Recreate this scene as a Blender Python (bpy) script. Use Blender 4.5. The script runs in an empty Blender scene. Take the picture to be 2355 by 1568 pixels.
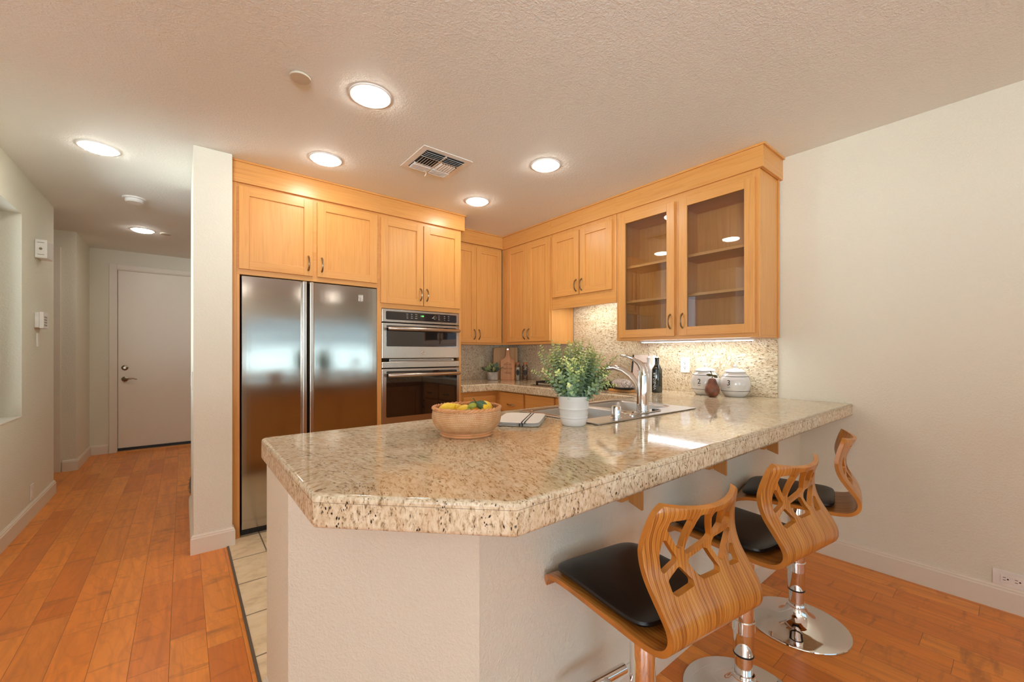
import bpy, bmesh, math, random
from mathutils import Vector, Matrix
PI = math.pi
S = bpy.context.scene
COL = S.collection
random.seed(7)

# ------------------------------------------------------------------ camera, world, exposure
CEIL = 2.46
CT = 0.917            # worktop height
cam_d = bpy.data.cameras.new('camera'); cam = bpy.data.objects.new('camera', cam_d); COL.objects.link(cam)
cam.location = (0, 0, 1.205)
cam.rotation_euler = (PI/2, 0, -0.67710196)
cam_d.sensor_width = 36; cam_d.lens = 14.4073; cam_d.shift_y = 0.012187
cam_d.clip_start = 0.02
S.camera = cam
S.view_settings.view_transform = 'Standard'; S.view_settings.look = 'None'
S.view_settings.gamma = 1; S.view_settings.exposure = 0.92
S.view_settings.use_curve_mapping = False
S.cycles.use_denoising = True
S.cycles.max_bounces = 9; S.cycles.diffuse_bounces = 5; S.cycles.glossy_bounces = 5
S.cycles.transmission_bounces = 6; S.cycles.transparent_max_bounces = 10
S.cycles.caustics_reflective = False; S.cycles.caustics_refractive = False
S.cycles.sample_clamp_indirect = 6
W = bpy.data.worlds.new('daylight'); S.world = W; W.use_nodes = True
# pale sky above the horizon, bright lower half added to light the ceiling
_t = W.node_tree; _tc = _t.nodes.new('ShaderNodeTexCoord'); _sp = _t.nodes.new('ShaderNodeSeparateXYZ'); _rp = _t.nodes.new('ShaderNodeValToRGB')
_t.links.new(_tc.outputs['Generated'], _sp.inputs[0]); _t.links.new(_sp.outputs[2], _rp.inputs[0])
_rp.color_ramp.elements[0].position = 0.0; _rp.color_ramp.elements[0].color = (0.80, 0.93, 1.0, 1)
_rp.color_ramp.elements[1].position = 0.02; _rp.color_ramp.elements[1].color = (0.15, 0.18, 0.21, 1)
_t.links.new(_rp.outputs[0], _t.nodes['Background'].inputs[0])
_t.nodes['Background'].inputs[1].default_value = 21.0
LAMP = 28.0           # emission of the recessed lamps
LAMP_COL = (1.0, 0.93, 0.84)

# ------------------------------------------------------------------ node helpers
def lin(c):
    return tuple((v/255/12.92 if v/255 <= 0.04045 else ((v/255+0.055)/1.055)**2.4) for v in c)
class NT:
    def __init__(s, name):
        s.m = bpy.data.materials.new(name); s.m.use_nodes = True
        s.t = s.m.node_tree; s.b = s.t.nodes['Principled BSDF']
    def n(s, kind, **kw):
        nd = s.t.nodes.new('ShaderNode'+kind)
        for k, v in kw.items():
            if k.startswith('i_'):
                nd.inputs[k[2:].replace('_', ' ')].default_value = v
            else: setattr(nd, k, v)
        return nd
    def l(s, a, b): s.t.links.new(a, b)
    def math(s, op, a, b=None, c=None, clamp=False):
        nd = s.n('Math', operation=op); nd.use_clamp = clamp
        for i, v in enumerate((a, b, c)):
            if v is None: continue
            if isinstance(v, (int, float)): nd.inputs[i].default_value = v
            else: s.l(v, nd.inputs[i])
        return nd.outputs[0]
    def mix(s, f, a, b, blend='MIX'):
        nd = s.n('Mix', data_type='RGBA', blend_type=blend)
        for i, v in ((0, f), (6, a), (7, b)):
            if isinstance(v, (int, float)): nd.inputs[i].default_value = v
            elif isinstance(v, tuple): nd.inputs[i].default_value = (*v, 1)[:4]
            else: s.l(v, nd.inputs[i])
        return nd.outputs[2]
    def ramp(s, f, stops, interp='LINEAR'):
        nd = s.n('ValToRGB'); cr = nd.color_ramp; cr.interpolation = interp
        while len(cr.elements) < len(stops): cr.elements.new(0.5)
        for e, (p, c) in zip(cr.elements, stops):
            e.position = p; e.color = (*(c if isinstance(c, tuple) else (c, c, c)), 1)
        s.l(f, nd.inputs[0]); return nd.outputs[0]
    def noise(s, vec, scale, detail=3, rough=0.5, dist=0.0):
        nd = s.n('TexNoise'); nd.inputs['Scale'].default_value = scale; nd.inputs['Detail'].default_value = detail
        nd.inputs['Roughness'].default_value = rough; nd.inputs['Distortion'].default_value = dist
        s.l(vec, nd.inputs['Vector']); return nd.outputs[0]
    def vec(s, scale=(1, 1, 1), rot=(0, 0, 0), which='Object', src=None):
        mp = s.n('Mapping'); mp.inputs['Scale'].default_value = scale; mp.inputs['Rotation'].default_value = rot
        if src is None:
            tc = s.n('TexCoord'); src = tc.outputs[which]
        s.l(src, mp.inputs['Vector']); return mp.outputs[0]
    def rnd(s):
        return s.n('ObjectInfo').outputs['Random']
    def bump(s, h, strength=0.2, dist=0.002):
        nd = s.n('Bump'); nd.inputs['Strength'].default_value = strength; nd.inputs['Distance'].default_value = dist
        s.l(h, nd.inputs['Height']); s.l(nd.outputs[0], s.b.inputs['Normal'])
    def col(s, c):
        if isinstance(c, tuple): s.b.inputs['Base Color'].default_value = (*c, 1)
        else: s.l(c, s.b.inputs['Base Color'])
    def set(s, **kw):
        for k, v in kw.items(): s.b.inputs[k.replace('_', ' ')].default_value = v
        return s
def plain(name, rgb, rough=0.5, metal=0.0, noise=0.04, **kw):
    """flat-coloured paint, plastic or metal with a little tonal noise"""
    t = NT(name); c = lin(rgb)
    f = t.noise(t.vec(), 14, 3)
    d = tuple(max(0, v*(1-noise*2)) for v in c); h = tuple(min(1, v*(1+noise)) for v in c)
    t.col(t.ramp(f, [(0.3, d), (0.7, h)]))
    t.set(Roughness=rough, Metallic=metal, **kw); return t.m
def emis(name, rgb, strength):
    t = NT(name); t.set(Base_Color=(0, 0, 0, 1)); t.b.inputs['Emission Color'].default_value = (*rgb, 1)
    t.b.inputs['Emission Strength'].default_value = strength; return t.m

def paint(name, rgb, scale=110, bs=0.35, rough=0.75):
    t = NT(name); c = lin(rgb)
    v = t.vec(); f = t.noise(v, 1.3, 2)
    t.col(t.ramp(f, [(0.3, tuple(x*0.985 for x in c)), (0.7, c)]))
    n1 = t.noise(v, scale, 4, 0.55, 0.6)
    h = t.ramp(n1, [(0.42, 0.0), (0.62, 1.0)])
    t.bump(h, bs, 0.004); t.set(Roughness=rough); return t.m

def maple(name, rgb, axis, k=1.0):
    """clear maple; axis is the grain direction"""
    t = NT(name); c = lin(rgb)
    sc = {'x': (1.1, 16, 16), 'y': (16, 1.1, 16), 'z': (16, 16, 1.1)}[axis]
    tc = t.n('TexCoord'); add = t.n('VectorMath', operation='ADD'); r = t.rnd()
    cb = t.n('CombineXYZ'); 
    for i in range(3): t.l(t.math('MULTIPLY', r, 7.0+i*3), cb.inputs[i])
    t.l(tc.outputs['Object'], add.inputs[0]); t.l(cb.outputs[0], add.inputs[1])
    v = t.vec(sc, src=add.outputs[0])
    g = t.noise(v, 1.6, 5, 0.62, 1.2)
    f2 = t.noise(t.vec(tuple(x*0.28 for x in sc), src=add.outputs[0]), 1.0, 3, 0.5, 2.0)
    f3 = t.noise(t.vec(tuple(x*7 if x > 2 else x*3 for x in sc), src=add.outputs[0]), 1.0, 2, 0.6)
    lo = tuple(x*y for x, y in zip(c, (0.90, 0.82, 0.70))); hi = tuple(min(1, x*y) for x, y in zip(c, (1.03, 1.05, 1.09)))
    base = t.ramp(g, [(0.30, lo), (0.46, c), (0.72, hi)])
    base = t.mix(t.math('MULTIPLY', f2, 0.45), base, tuple(x*y for x, y in zip(c, (0.95, 0.82, 0.66))))
    base = t.mix(0.22, base, t.ramp(f3, [(0.35, (0.62, 0.55, 0.5)), (0.6, (1, 1, 1))]), 'MULTIPLY')
    # a few small knots
    vo = t.n('TexVoronoi'); vo.inputs['Scale'].default_value = 2.2
    t.l(t.vec(tuple(1.0 if x > 2 else 0.5 for x in sc), src=add.outputs[0]), vo.inputs['Vector'])
    kn = t.ramp(vo.outputs['Distance'], [(0.0, 1.0), (0.035, 0.0)])
    base = t.mix(t.math('MULTIPLY', kn, 0.5), base, tuple(x*0.45 for x in c))
    t.col(base); t.set(Roughness=0.34, Coat_Weight=0.12, Coat_Roughness=0.25); t.bump(g, 0.05, 0.001)
    return t.m

def floor_planks():
    t = NT('plank_wood'); tc = t.n('TexCoord'); sp = t.n('SeparateXYZ'); t.l(tc.outputs['Object'], sp.inputs[0])
    X, Y = sp.outputs[0], sp.outputs[1]
    xs = t.math('DIVIDE', t.math('ADD', X, 4.017), 0.1205); ci = t.math('FLOOR', xs); fx = t.math('FRACT', xs)
    wn = t.n('TexWhiteNoise', noise_dimensions='1D'); t.l(ci, wn.inputs['W'])
    # plank length differs from row to row
    L = t.math('ADD', t.math('MULTIPLY', wn.outputs['Value'], 0.40), 0.50)
    ys = t.math('ADD', t.math('DIVIDE', Y, L), t.math('MULTIPLY', wn.outputs['Value'], 37.7)); ri = t.math('FLOOR', ys); fy = t.math('FRACT', ys)
    cb = t.n('CombineXYZ'); t.l(ci, cb.inputs[0]); t.l(ri, cb.inputs[1])
    w2 = t.n('TexWhiteNoise', noise_dimensions='3D'); t.l(cb.outputs[0], w2.inputs['Vector'])
    pr = w2.outputs['Value']
    c2 = t.n('CombineXYZ'); t.l(t.math('ADD', X, t.math('MULTIPLY', pr, 5)), c2.inputs[0]); t.l(t.math('ADD', Y, t.math('MULTIPLY', pr, 11)), c2.inputs[1]); t.l(t.math('MULTIPLY', pr, 9), c2.inputs[2])
    P = c2.outputs[0]
    grain = t.noise(t.vec((20, 2.0, 1), src=P), 1.0, 5, 0.6, 1.5)
    fig = t.n('TexWave', wave_type='RINGS', rings_direction='Z'); fig.inputs['Scale'].default_value = 2.5
    fig.inputs['Distortion'].default_value = 9; fig.inputs['Detail'].default_value = 3; fig.inputs['Detail Scale'].default_value = 1.2
    t.l(t.vec((3.2, 1.0, 1), src=P), fig.inputs['Vector'])
    smudge = t.noise(t.vec((3.0, 13, 1), rot=(0, 0, 0.15), src=P), 1.0, 4, 0.6, 0.8)
    big = t.noise(t.vec((2, 1, 1), src=P), 1.6, 2)
    base = t.ramp(pr, [(0.0, lin((216, 120, 40))), (0.35, lin((240, 142, 50))), (0.7, lin((247, 156, 62))), (1.0, lin((226, 134, 48)))])
    base = t.mix(t.math('MULTIPLY', t.ramp(grain, [(0.3, 1.0), (0.6, 0.0)]), 0.35), base, lin((138, 74, 34)))
    base = t.mix(t.math('MULTIPLY', t.ramp(fig.outputs[0], [(0.0, 1.0), (0.14, 0.0)]), 0.14), base, lin((170, 94, 38)))
    base = t.mix(t.math('MULTIPLY', t.ramp(smudge, [(0.57, 0.0), (0.72, 1.0)]), 0.55), base, lin((128, 72, 32)))
    base = t.mix(t.math('MULTIPLY', t.ramp(big, [(0.35, 0.0), (0.7, 1.0)]), 0.25), base, lin((212, 128, 70)))
    ex = t.math('MULTIPLY', t.math('MINIMUM', fx, t.math('SUBTRACT', 1.0, fx)), 0.1205)
    ey = t.math('MULTIPLY', t.math('MINIMUM', fy, t.math('SUBTRACT', 1.0, fy)), L)
    e = t.math('MINIMUM', ex, ey)
    gap = t.ramp(t.math('MULTIPLY', e, 100), [(0.04, 1.0), (0.13, 0.0)])
    base = t.mix(t.math('MULTIPLY', gap, 0.7), base, lin((84, 42, 20)))
    t.col(base); t.set(Roughness=0.33)
    h = t.math('ADD', t.math('MULTIPLY', t.math('SUBTRACT', 1.0, gap), 1.0), t.math('MULTIPLY', grain, 0.12))
    h = t.math('ADD', h, t.math('MULTIPLY', big, 0.8))
    t.bump(h, 0.35, 0.0015); return t.m

def floor_tiles():
    t = NT('travertine_tile'); tc = t.n('TexCoord'); sp = t.n('SeparateXYZ'); t.l(tc.outputs['Object'], sp.inputs[0])
    fx = t.math('FRACT', t.math('DIVIDE', t.math('SUBTRACT', sp.outputs[0], -0.9), 0.325)); fy = t.math('FRACT', t.math('DIVIDE', t.math('SUBTRACT', sp.outputs[1], -0.373), 0.325))
    e = t.math('MINIMUM', t.math('MINIMUM', fx, t.math('SUBTRACT', 1, fx)), t.math('MINIMUM', fy, t.math('SUBTRACT', 1, fy)))
    g = t.ramp(e, [(0.008, 1.0), (0.014, 0.0)])
    n = t.noise(t.vec((9, 14, 1)), 1.0, 6, 0.65, 0.3)
    c = t.ramp(n, [(0.3, lin((208, 184, 144))), (0.5, lin((234, 212, 174))), (0.75, lin((244, 226, 194)))])
    t.col(t.mix(g, c, lin((120, 104, 84)))); t.set(Roughness=0.45)
    t.bump(t.math('SUBTRACT', n, g), 0.25, 0.002); return t.m

def granite(name, plane, tile=0.305, off=(0, 0), grout=True, dark=1.0, warm=0.0, stretch=None, k=1.0, seam=None):
    """plane: which two axes carry the tile grid ('xy','yz','xz') or None for an edge strip"""
    t = NT(name); tc = t.n('TexCoord'); sp = t.n('SeparateXYZ'); t.l(tc.outputs['Object'], sp.inputs[0])
    src = tc.outputs['Object']; g = None; tr = None
    if plane:
        ax = ['xyz'.index(a) for a in plane]
        a = t.math('DIVIDE', t.math('SUBTRACT', sp.outputs[ax[0]], off[0]), tile); b = t.math('DIVIDE', t.math('SUBTRACT', sp.outputs[ax[1]], off[1]), tile)
        fa, fb = t.math('FRACT', a), t.math('FRACT', b)
        e = t.math('MINIMUM', t.math('MINIMUM', fa, t.math('SUBTRACT', 1, fa)), t.math('MINIMUM', fb, t.math('SUBTRACT', 1, fb)))
        g = t.ramp(e, [(0.003, 1.0), (0.006, 0.0)])
        cb = t.n('CombineXYZ'); t.l(t.math('FLOOR', a), cb.inputs[0]); t.l(t.math('FLOOR', b), cb.inputs[1])
        wn = t.n('TexWhiteNoise', noise_dimensions='3D'); t.l(cb.outputs[0], wn.inputs['Vector']); tr = wn.outputs['Value']
        vr = t.n('VectorRotate', rotation_type='AXIS_ANGLE'); axis = [0, 0, 0]; axis[3-sum(ax)] = 1; vr.inputs['Axis'].default_value = axis
        t.l(src, vr.inputs['Vector']); t.l(t.math('MULTIPLY', tr, 3.1), vr.inputs['Angle'])
        ad = t.n('VectorMath', operation='ADD'); t.l(vr.outputs[0], ad.inputs[0]); t.l(wn.outputs['Color'], ad.inputs[1]); src = ad.outputs[0]
        st = [1, 1, 1]; st[ax[0]] = 0.36
    else:
        st = list(stretch or (1, 1, 0.42))
    v = t.vec(tuple(st), src=src)
    big = t.noise(v, 9*k, 3, 0.6, 1.0)
    mid = t.noise(v, 85*k, 4, 0.62, 0.5)
    fine = t.noise(v, 190*k, 3, 0.6)
    vo = t.n('TexVoronoi', feature='F1'); vo.inputs['Scale'].default_value = 110*k; vo.inputs['Randomness'].default_value = 1
    dv = t.n('VectorMath', operation='ADD'); nz = t.n('TexNoise'); nz.inputs['Scale'].default_value = 30; t.l(v, nz.inputs['Vector'])
    sc = t.n('VectorMath', operation='SCALE'); sc.inputs['Scale'].default_value = 0.02; t.l(nz.outputs['Color'], sc.inputs[0])
    t.l(v, dv.inputs[0]); t.l(sc.outputs[0], dv.inputs[1]); t.l(dv.outputs[0], vo.inputs['Vector'])
    base = t.ramp(mid, [(0.30, lin((140, 116, 88))), (0.42, lin((204, 184, 152))), (0.53, lin((226, 213, 184))), (0.72, lin((242, 234, 214)))])
    base = t.mix(t.math('MULTIPLY', t.ramp(big, [(0.42, 0.0), (0.68, 1.0)]), 0.35), base, lin((190, 152, 106)))
    if tr is not None:
        base = t.mix(t.math('MULTIPLY', tr, 0.22), base, lin((186, 150, 108)))
    if warm: base = t.mix(warm, base, lin((205, 160, 105)))
    spk = t.ramp(vo.outputs['Distance'], [(0.16, 1.0), (0.30, 0.0)])
    spk = t.math('MULTIPLY', spk, t.ramp(t.noise(v, 22*k, 2), [(0.47, 0.0), (0.56, 1.0)]))
    dk = t.ramp(t.math('ADD', t.math('MULTIPLY', fine, 0.45), t.math('MULTIPLY', mid, 0.55)), [(0.36, 1.0), (0.43, 0.0)])
    base = t.mix(t.math('MULTIPLY', dk, 0.72*dark, None, True), base, lin((84, 66, 48)))
    base = t.mix(t.math('MULTIPLY', spk, 0.9*dark, None, True), base, lin((48, 38, 32)))
    if g is not None and grout: base = t.mix(t.math('MULTIPLY', g, 0.6), base, lin((214, 196, 166)))
    if seam: base = t.mix(t.math('MULTIPLY', t.math('LESS_THAN', t.math('ABSOLUTE', t.math('SUBTRACT', sp.outputs[2], seam)), 0.0007), 0.55), base, lin((96, 80, 64)))
    t.col(base); t.set(Roughness=0.07 if plane == 'xy' else 0.24, Specular_IOR_Level=0.6 if plane == 'xy' else 0.4); return t.m

def steel(name, rgb=(176, 170, 162), rough=0.28, brush='x', wav=0.0):
    t = NT(name); c = lin(rgb); t.col(c)
    sc = {'x': (420, 420, 1.2), 'z': (1.2, 1.2, 420)}[brush]
    n = t.noise(t.vec(sc), 1.0, 3, 0.6)
    h = n
    if wav:
        wv = t.noise(t.vec((1.2, 1.2, 5.5)), 1.0, 2, 0.4)
        h = t.math('ADD', t.math('MULTIPLY', n, 0.10), t.math('MULTIPLY', wv, wav))
    t.bump(h, 0.4 if wav else 0.25, 0.0016); t.set(Metallic=1.0, Roughness=rough); return t.m

def pane(name, tint=(1, 1, 1), refl=1.0):
    t = NT(name); t.t.nodes.remove(t.b)
    o = t.t.nodes['Material Output']; tr = t.n('BsdfTransparent'); tr.inputs[0].default_value = (*tint, 1)
    gl = t.n('BsdfGlossy'); gl.inputs['Roughness'].default_value = 0.01; fr = t.n('Fresnel'); fr.inputs[0].default_value = 1.5
    nz = t.noise(t.vec(), 3, 1); mx = t.n('MixShader')
    t.l(t.math('MULTIPLY', fr.outputs[0], t.math('ADD', t.math('MULTIPLY', nz, 0.02), refl)), mx.inputs[0])
    t.l(tr.outputs[0], mx.inputs[1]); t.l(gl.outputs[0], mx.inputs[2]); t.l(mx.outputs[0], o.inputs[0]); return t.m

def zebra():
    t = NT('zebrano_veneer'); tc = t.n('TexCoord'); sp = t.n('SeparateXYZ'); t.l(tc.outputs['Object'], sp.inputs[0])
    v = tc.outputs['Object']
    d = t.noise(t.vec((3, 2.2, 2.2)), 1.6, 3, 0.5)
    x = t.math('ADD', sp.outputs[0], t.math('MULTIPLY', d, 0.07))
    w = t.math('SINE', t.math('MULTIPLY', x, 1500))
    w2 = t.math('SINE', t.math('MULTIPLY', x, 610))
    n = t.noise(t.vec((60, 4, 4)), 1.0, 3)
    f = t.math('ADD', t.math('ADD', t.math('MULTIPLY', w, 0.13), t.math('MULTIPLY', w2, 0.11)), n)
    c = t.ramp(f, [(0.26, lin((132, 78, 30))), (0.42, lin((172, 106, 42))), (0.60, lin((186, 126, 54))), (0.85, lin((200, 144, 72)))])
    t.col(c); t.set(Roughness=0.3, Coat_Weight=0.3, Coat_Roughness=0.15); return t.m

M = {}
M['wall'] = paint('cream_wall_paint', (230, 225, 208))
M['ceil'] = paint('textured_ceiling_paint', (237, 237, 232), 90, 0.3)
M['trim'] = plain('satin_trim_paint', (228, 218, 202), 0.4, 0, 0.005)
M['door'] = plain('satin_door_paint', (234, 222, 204), 0.35, 0, 0.005)
WOOD = (218, 158, 88)
M['wx'] = maple('maple_grain_x', WOOD, 'x'); M['wy'] = maple('maple_grain_y', WOOD, 'y'); M['wz'] = maple('maple_grain_z', WOOD, 'z')
M['floor'] = floor_planks(); M['tile'] = floor_tiles()
M['gtop'] = granite('polished_granite_tiles', 'xy', 0.305, (0.207+0.05, 0.61), k=1.45)
M['gedge'] = granite('polished_granite_edge', None, dark=1.25, k=1.5, seam=0.9015, stretch=(1, 1, 0.5))
M['gyz'] = granite('granite_splash_right', 'yz', 0.305, (0.99, 0.90), dark=1.15, k=1.5)
M['gxz'] = granite('granite_splash_back', 'xz', 0.305, (2.0, 0.90), dark=1.15, k=1.5)
M['steel'] = steel('brushed_steel_door', rough=0.11, wav=1.3)
M['steel2'] = steel('brushed_steel_trim', (190, 178, 166), 0.25)
M['sink'] = plain('satin_sink_steel', (180, 174, 168), 0.3, 1.0, 0.02)
M['chrome'] = plain('polished_chrome', (232, 230, 228), 0.045, 1.0, 0.0)
M['nickel'] = plain('satin_nickel', (150, 138, 118), 0.25, 1.0)
M['black'] = plain('black_plastic', (22, 20, 20), 0.4)
M['glassblk'] = plain('black_oven_glass', (26, 20, 19), 0.04, 0.0, 0.0, Specular_IOR_Level=1.0)
M['screen'] = plain('tinted_control_glass', (44, 36, 34), 0.08, 0.0)
M['iron'] = plain('cast_iron', (18, 17, 17), 0.5)
M['leather'] = plain('black_leather', (20, 17, 16), 0.36, 0.0, 0.1)
M['plyedge'] = plain('plywood_edge', (188, 120, 44), 0.32, 0.0, 0.15)
M['zebra'] = zebra()
M['white'] = plain('white_plastic', (236, 232, 226), 0.35)
M['ivory'] = plain('ivory_plastic', (222, 210, 178), 0.4)
M['ceramic'] = plain('white_glazed_ceramic', (214, 211, 206), 0.12, 0.0, 0.01, Coat_Weight=0.5)
M['pane'] = pane('clear_cabinet_glass')
M['dimglass'] = pane('light_cutting_window_pane', (0.38, 0.42, 0.43))  # tint added to dim the daylight that the refrigerator reflects
M['dimhall'] = pane('daylight_dimming_pane', (0.56, 0.56, 0.55))  # tint added to hold back daylight on the hall ceiling
M['jarglass'] = pane('jar_glass', (0.96, 0.97, 0.95), 1.6)
M['lens'] = emis('lit_lamp_lens', LAMP_COL, LAMP)
M['bar'] = emis('lit_bar_lens', (0.90, 0.96, 1.0), 13)
M['green'] = emis('green_display', (0.25, 1.0, 0.25), 1.2)
M['dark'] = plain('dark_void', (30, 26, 23), 0.7)
M['ink'] = plain('black_ink', (30, 26, 24), 0.6)
M['burn'] = plain('burnt_lettering', (96, 52, 24), 0.7)

# ------------------------------------------------------------------ mesh builder
class MB:
    def __init__(s): s.v = []; s.f = []; s.mi = []; s.sm = []
    def add(s, vs, fs, m=0, smooth=False):
        o = len(s.v); s.v += [tuple(p) for p in vs]
        for f in fs: s.f.append([o+i for i in f]); s.mi.append(m); s.sm.append(smooth)
        return s
    def box(s, a, b, m=0, mats=None):
        x0, x1 = sorted((a[0], b[0])); y0, y1 = sorted((a[1], b[1])); z0, z1 = sorted((a[2], b[2]))
        vs = [(x, y, z) for z in (z0, z1) for y in (y0, y1) for x in (x0, x1)]
        fs = [(0, 2, 3, 1), (4, 5, 7, 6), (0, 1, 5, 4), (2, 6, 7, 3), (0, 4, 6, 2), (1, 3, 7, 5)]
        return s.add(vs, fs, m)
    def prism(s, pts, z0, z1, m=0, fn=None, smooth=False):
        """outline pts (a,b) extruded along c from z0 to z1; fn maps (a,b,c) to 3D"""
        fn = fn or (lambda a, b, c: (a, b, c)); n = len(pts)
        vs = [fn(a, b, z0) for a, b in pts]+[fn(a, b, z1) for a, b in pts]
        s.add(vs, [list(range(n))[::-1], list(range(n, 2*n))], m)
        o = len(s.v)-2*n
        for i in range(n):
            j = (i+1) % n; s.f.append([o+i, o+j, o+n+j, o+n+i]); s.mi.append(m); s.sm.append(smooth)
        return s
    def lathe(s, prof, c=(0, 0, 0), n=32, m=0, smooth=True, axis='z', caps=True):
        """prof: list of (r, h)"""
        vs = []; fs = []
        for r, h in prof:
            for k in range(n):
                a = 2*PI*k/n; p = (r*math.cos(a), r*math.sin(a), h)
                if axis == 'x': p = (h, p[0], p[1])
                elif axis == 'y': p = (p[0], h, p[1])
                vs.append((c[0]+p[0], c[1]+p[1], c[2]+p[2]))
        for i in range(len(prof)-1):
            for k in range(n):
                j = (k+1) % n; fs.append((i*n+k, i*n+j, (i+1)*n+j, (i+1)*n+k))
        s.add(vs, fs, m, smooth)
        if caps:
            o = len(s.v)-len(vs)
            for i, rv in ((0, True), (len(prof)-1, False)):
                if prof[i][0] > 1e-5:
                    ring = [o+i*n+k for k in range(n)]; s.f.append(ring[::-1] if rv else ring); s.mi.append(m); s.sm.append(False)
        return s
    def tube(s, pts, r, n=10, m=0, caps=True, flat=1.0):
        pts = [Vector(p) for p in pts]; rs = r if isinstance(r, (list, tuple)) else [r]*len(pts)
        vs = []; fs = []; up = None
        for i, p in enumerate(pts):
            d = (pts[min(i+1, len(pts)-1)]-pts[max(i-1, 0)]).normalized()
            if up is None: up = Vector((0, 0, 1)) if abs(d.z) < 0.9 else Vector((0, 1, 0))
            a = d.cross(up).normalized(); b = a.cross(d).normalized(); up = b
            for k in range(n):
                t = 2*PI*k/n; vs.append(p+a*math.cos(t)*rs[i]+b*math.sin(t)*rs[i]*flat)
        for i in range(len(pts)-1):
            for k in range(n):
                j = (k+1) % n; fs.append((i*n+k, i*n+j, (i+1)*n+j, (i+1)*n+k))
        s.add(vs, fs, m, True)
        if caps:
            o = len(s.v)-len(vs); e = o+(len(pts)-1)*n
            s.f += [[o+k for k in range(n)][::-1], [e+k for k in range(n)]]; s.mi += [m, m]; s.sm += [False, False]
        return s
    def mesh(s, name, mats):
        me = bpy.data.meshes.new(name); me.from_pydata(s.v, [], s.f)
        for m in mats: me.materials.append(m)
        me.polygons.foreach_set('material_index', s.mi); me.polygons.foreach_set('use_smooth', s.sm)
        me.update(); return me
ORG = {}
def org(o): return ORG.get(o.name, Vector((0, 0, 0))) if o else Vector((0, 0, 0))
def build(mb, name, mats, parent=None, bevel=0.0, sub=0, seg=2, fixn=True):
    mats = [M[x] if isinstance(x, str) else x for x in (mats if isinstance(mats, (list, tuple)) else [mats])]
    me = mb.mesh(name, mats) if isinstance(mb, MB) else mb
    if fixn and isinstance(mb, MB):
        bm = bmesh.new(); bm.from_mesh(me); bmesh.ops.recalc_face_normals(bm, faces=bm.faces[:])
        for e in bm.edges:
            if len(e.link_faces) == 2 and e.calc_face_angle(0) > 0.62: e.smooth = False
        bm.to_mesh(me); bm.free()
    ob = bpy.data.objects.new(name, me); COL.objects.link(ob)
    if parent:
        g = org(parent); me.transform(Matrix.Translation(-g)); ob.parent = parent; ORG[ob.name] = g
    if bevel:
        b = ob.modifiers.new('edge', 'BEVEL'); b.width = bevel; b.segments = seg; b.limit_method = 'ANGLE'; b.angle_limit = 0.7
        b.harden_normals = False
    if sub:
        b = ob.modifiers.new('sub', 'SUBSURF'); b.levels = sub; b.render_levels = sub
    return ob
def tag(o, label=None, cat=None, group=None, kind=None):
    if label: o['label'] = label
    if cat: o['category'] = cat
    if group: o['group'] = group
    if kind: o['kind'] = kind
    return o
def thing(name, label, cat, loc=(0, 0, 0), rot=0.0, group=None, local=False):
    """an empty at the thing's base; parts are given in world coordinates unless local"""
    e = bpy.data.objects.new(name, None); COL.objects.link(e); e.empty_display_size = 0.05
    e.location = loc; e.rotation_euler = (0, 0, rot); ORG[e.name] = Vector((0, 0, 0)) if local else Vector(loc)
    return tag(e, label, cat, group)
def solo(mb, name, mats, label, cat, loc, group=None, **kw):
    """a thing that is one mesh, its origin at loc"""
    o = build(mb, name, mats, **kw); o.data.transform(Matrix.Translation(-Vector(loc))); o.location = loc
    return tag(o, label, cat, group)
def struct(mb, name, mats, label=None, **kw):
    return tag(build(mb, name, mats, **kw), label, kind='structure')
def tree_copy(o, parent=None):
    c = o.copy(); COL.objects.link(c); ORG[c.name] = org(o)
    if parent: c.parent = parent
    for ch in list(o.children): tree_copy(ch, c)
    return c
def text_mesh(body, size, extrude=0.0004, align='CENTER', shear=0.0, bold=0.0, space=1.0):
    cu = bpy.data.curves.new('lettering', 'FONT'); cu.body = body; cu.size = size; cu.extrude = extrude; cu.align_x = align
    cu.align_y = 'CENTER'; cu.shear = shear; cu.offset = bold; cu.space_character = space; cu.resolution_u = 3
    o = bpy.data.objects.new('lettering', cu); COL.objects.link(o); dg = bpy.context.evaluated_depsgraph_get()
    me = bpy.data.meshes.new_from_object(o.evaluated_get(dg)); bpy.data.objects.remove(o); bpy.data.curves.remove(cu); return me
def text_on(bodies, mat, parent, origin, right, up, name='lettering', wrap=None):
    """bodies: (string, size, dx, dy[, opts]) laid on the plane origin + right*x + up*y; world coordinates"""
    right = Vector(right).normalized(); up = Vector(up).normalized(); nrm = right.cross(up)
    vs = []; fs = []
    for b in bodies:
        me = text_mesh(b[0], b[1], **(b[4] if len(b) > 4 else {})); o = len(vs)
        for v in me.vertices:
            p = Vector((v.co.x+b[2], v.co.y+b[3], v.co.z))
            vs.append(wrap(p) if wrap else Vector(origin)+right*p.x+up*p.y+nrm*p.z)
        fs += [[o+i for i in p.vertices] for p in me.polygons]
    mb = MB(); mb.add(vs, fs); return build(mb, name, mat, parent, fixn=False)

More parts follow.
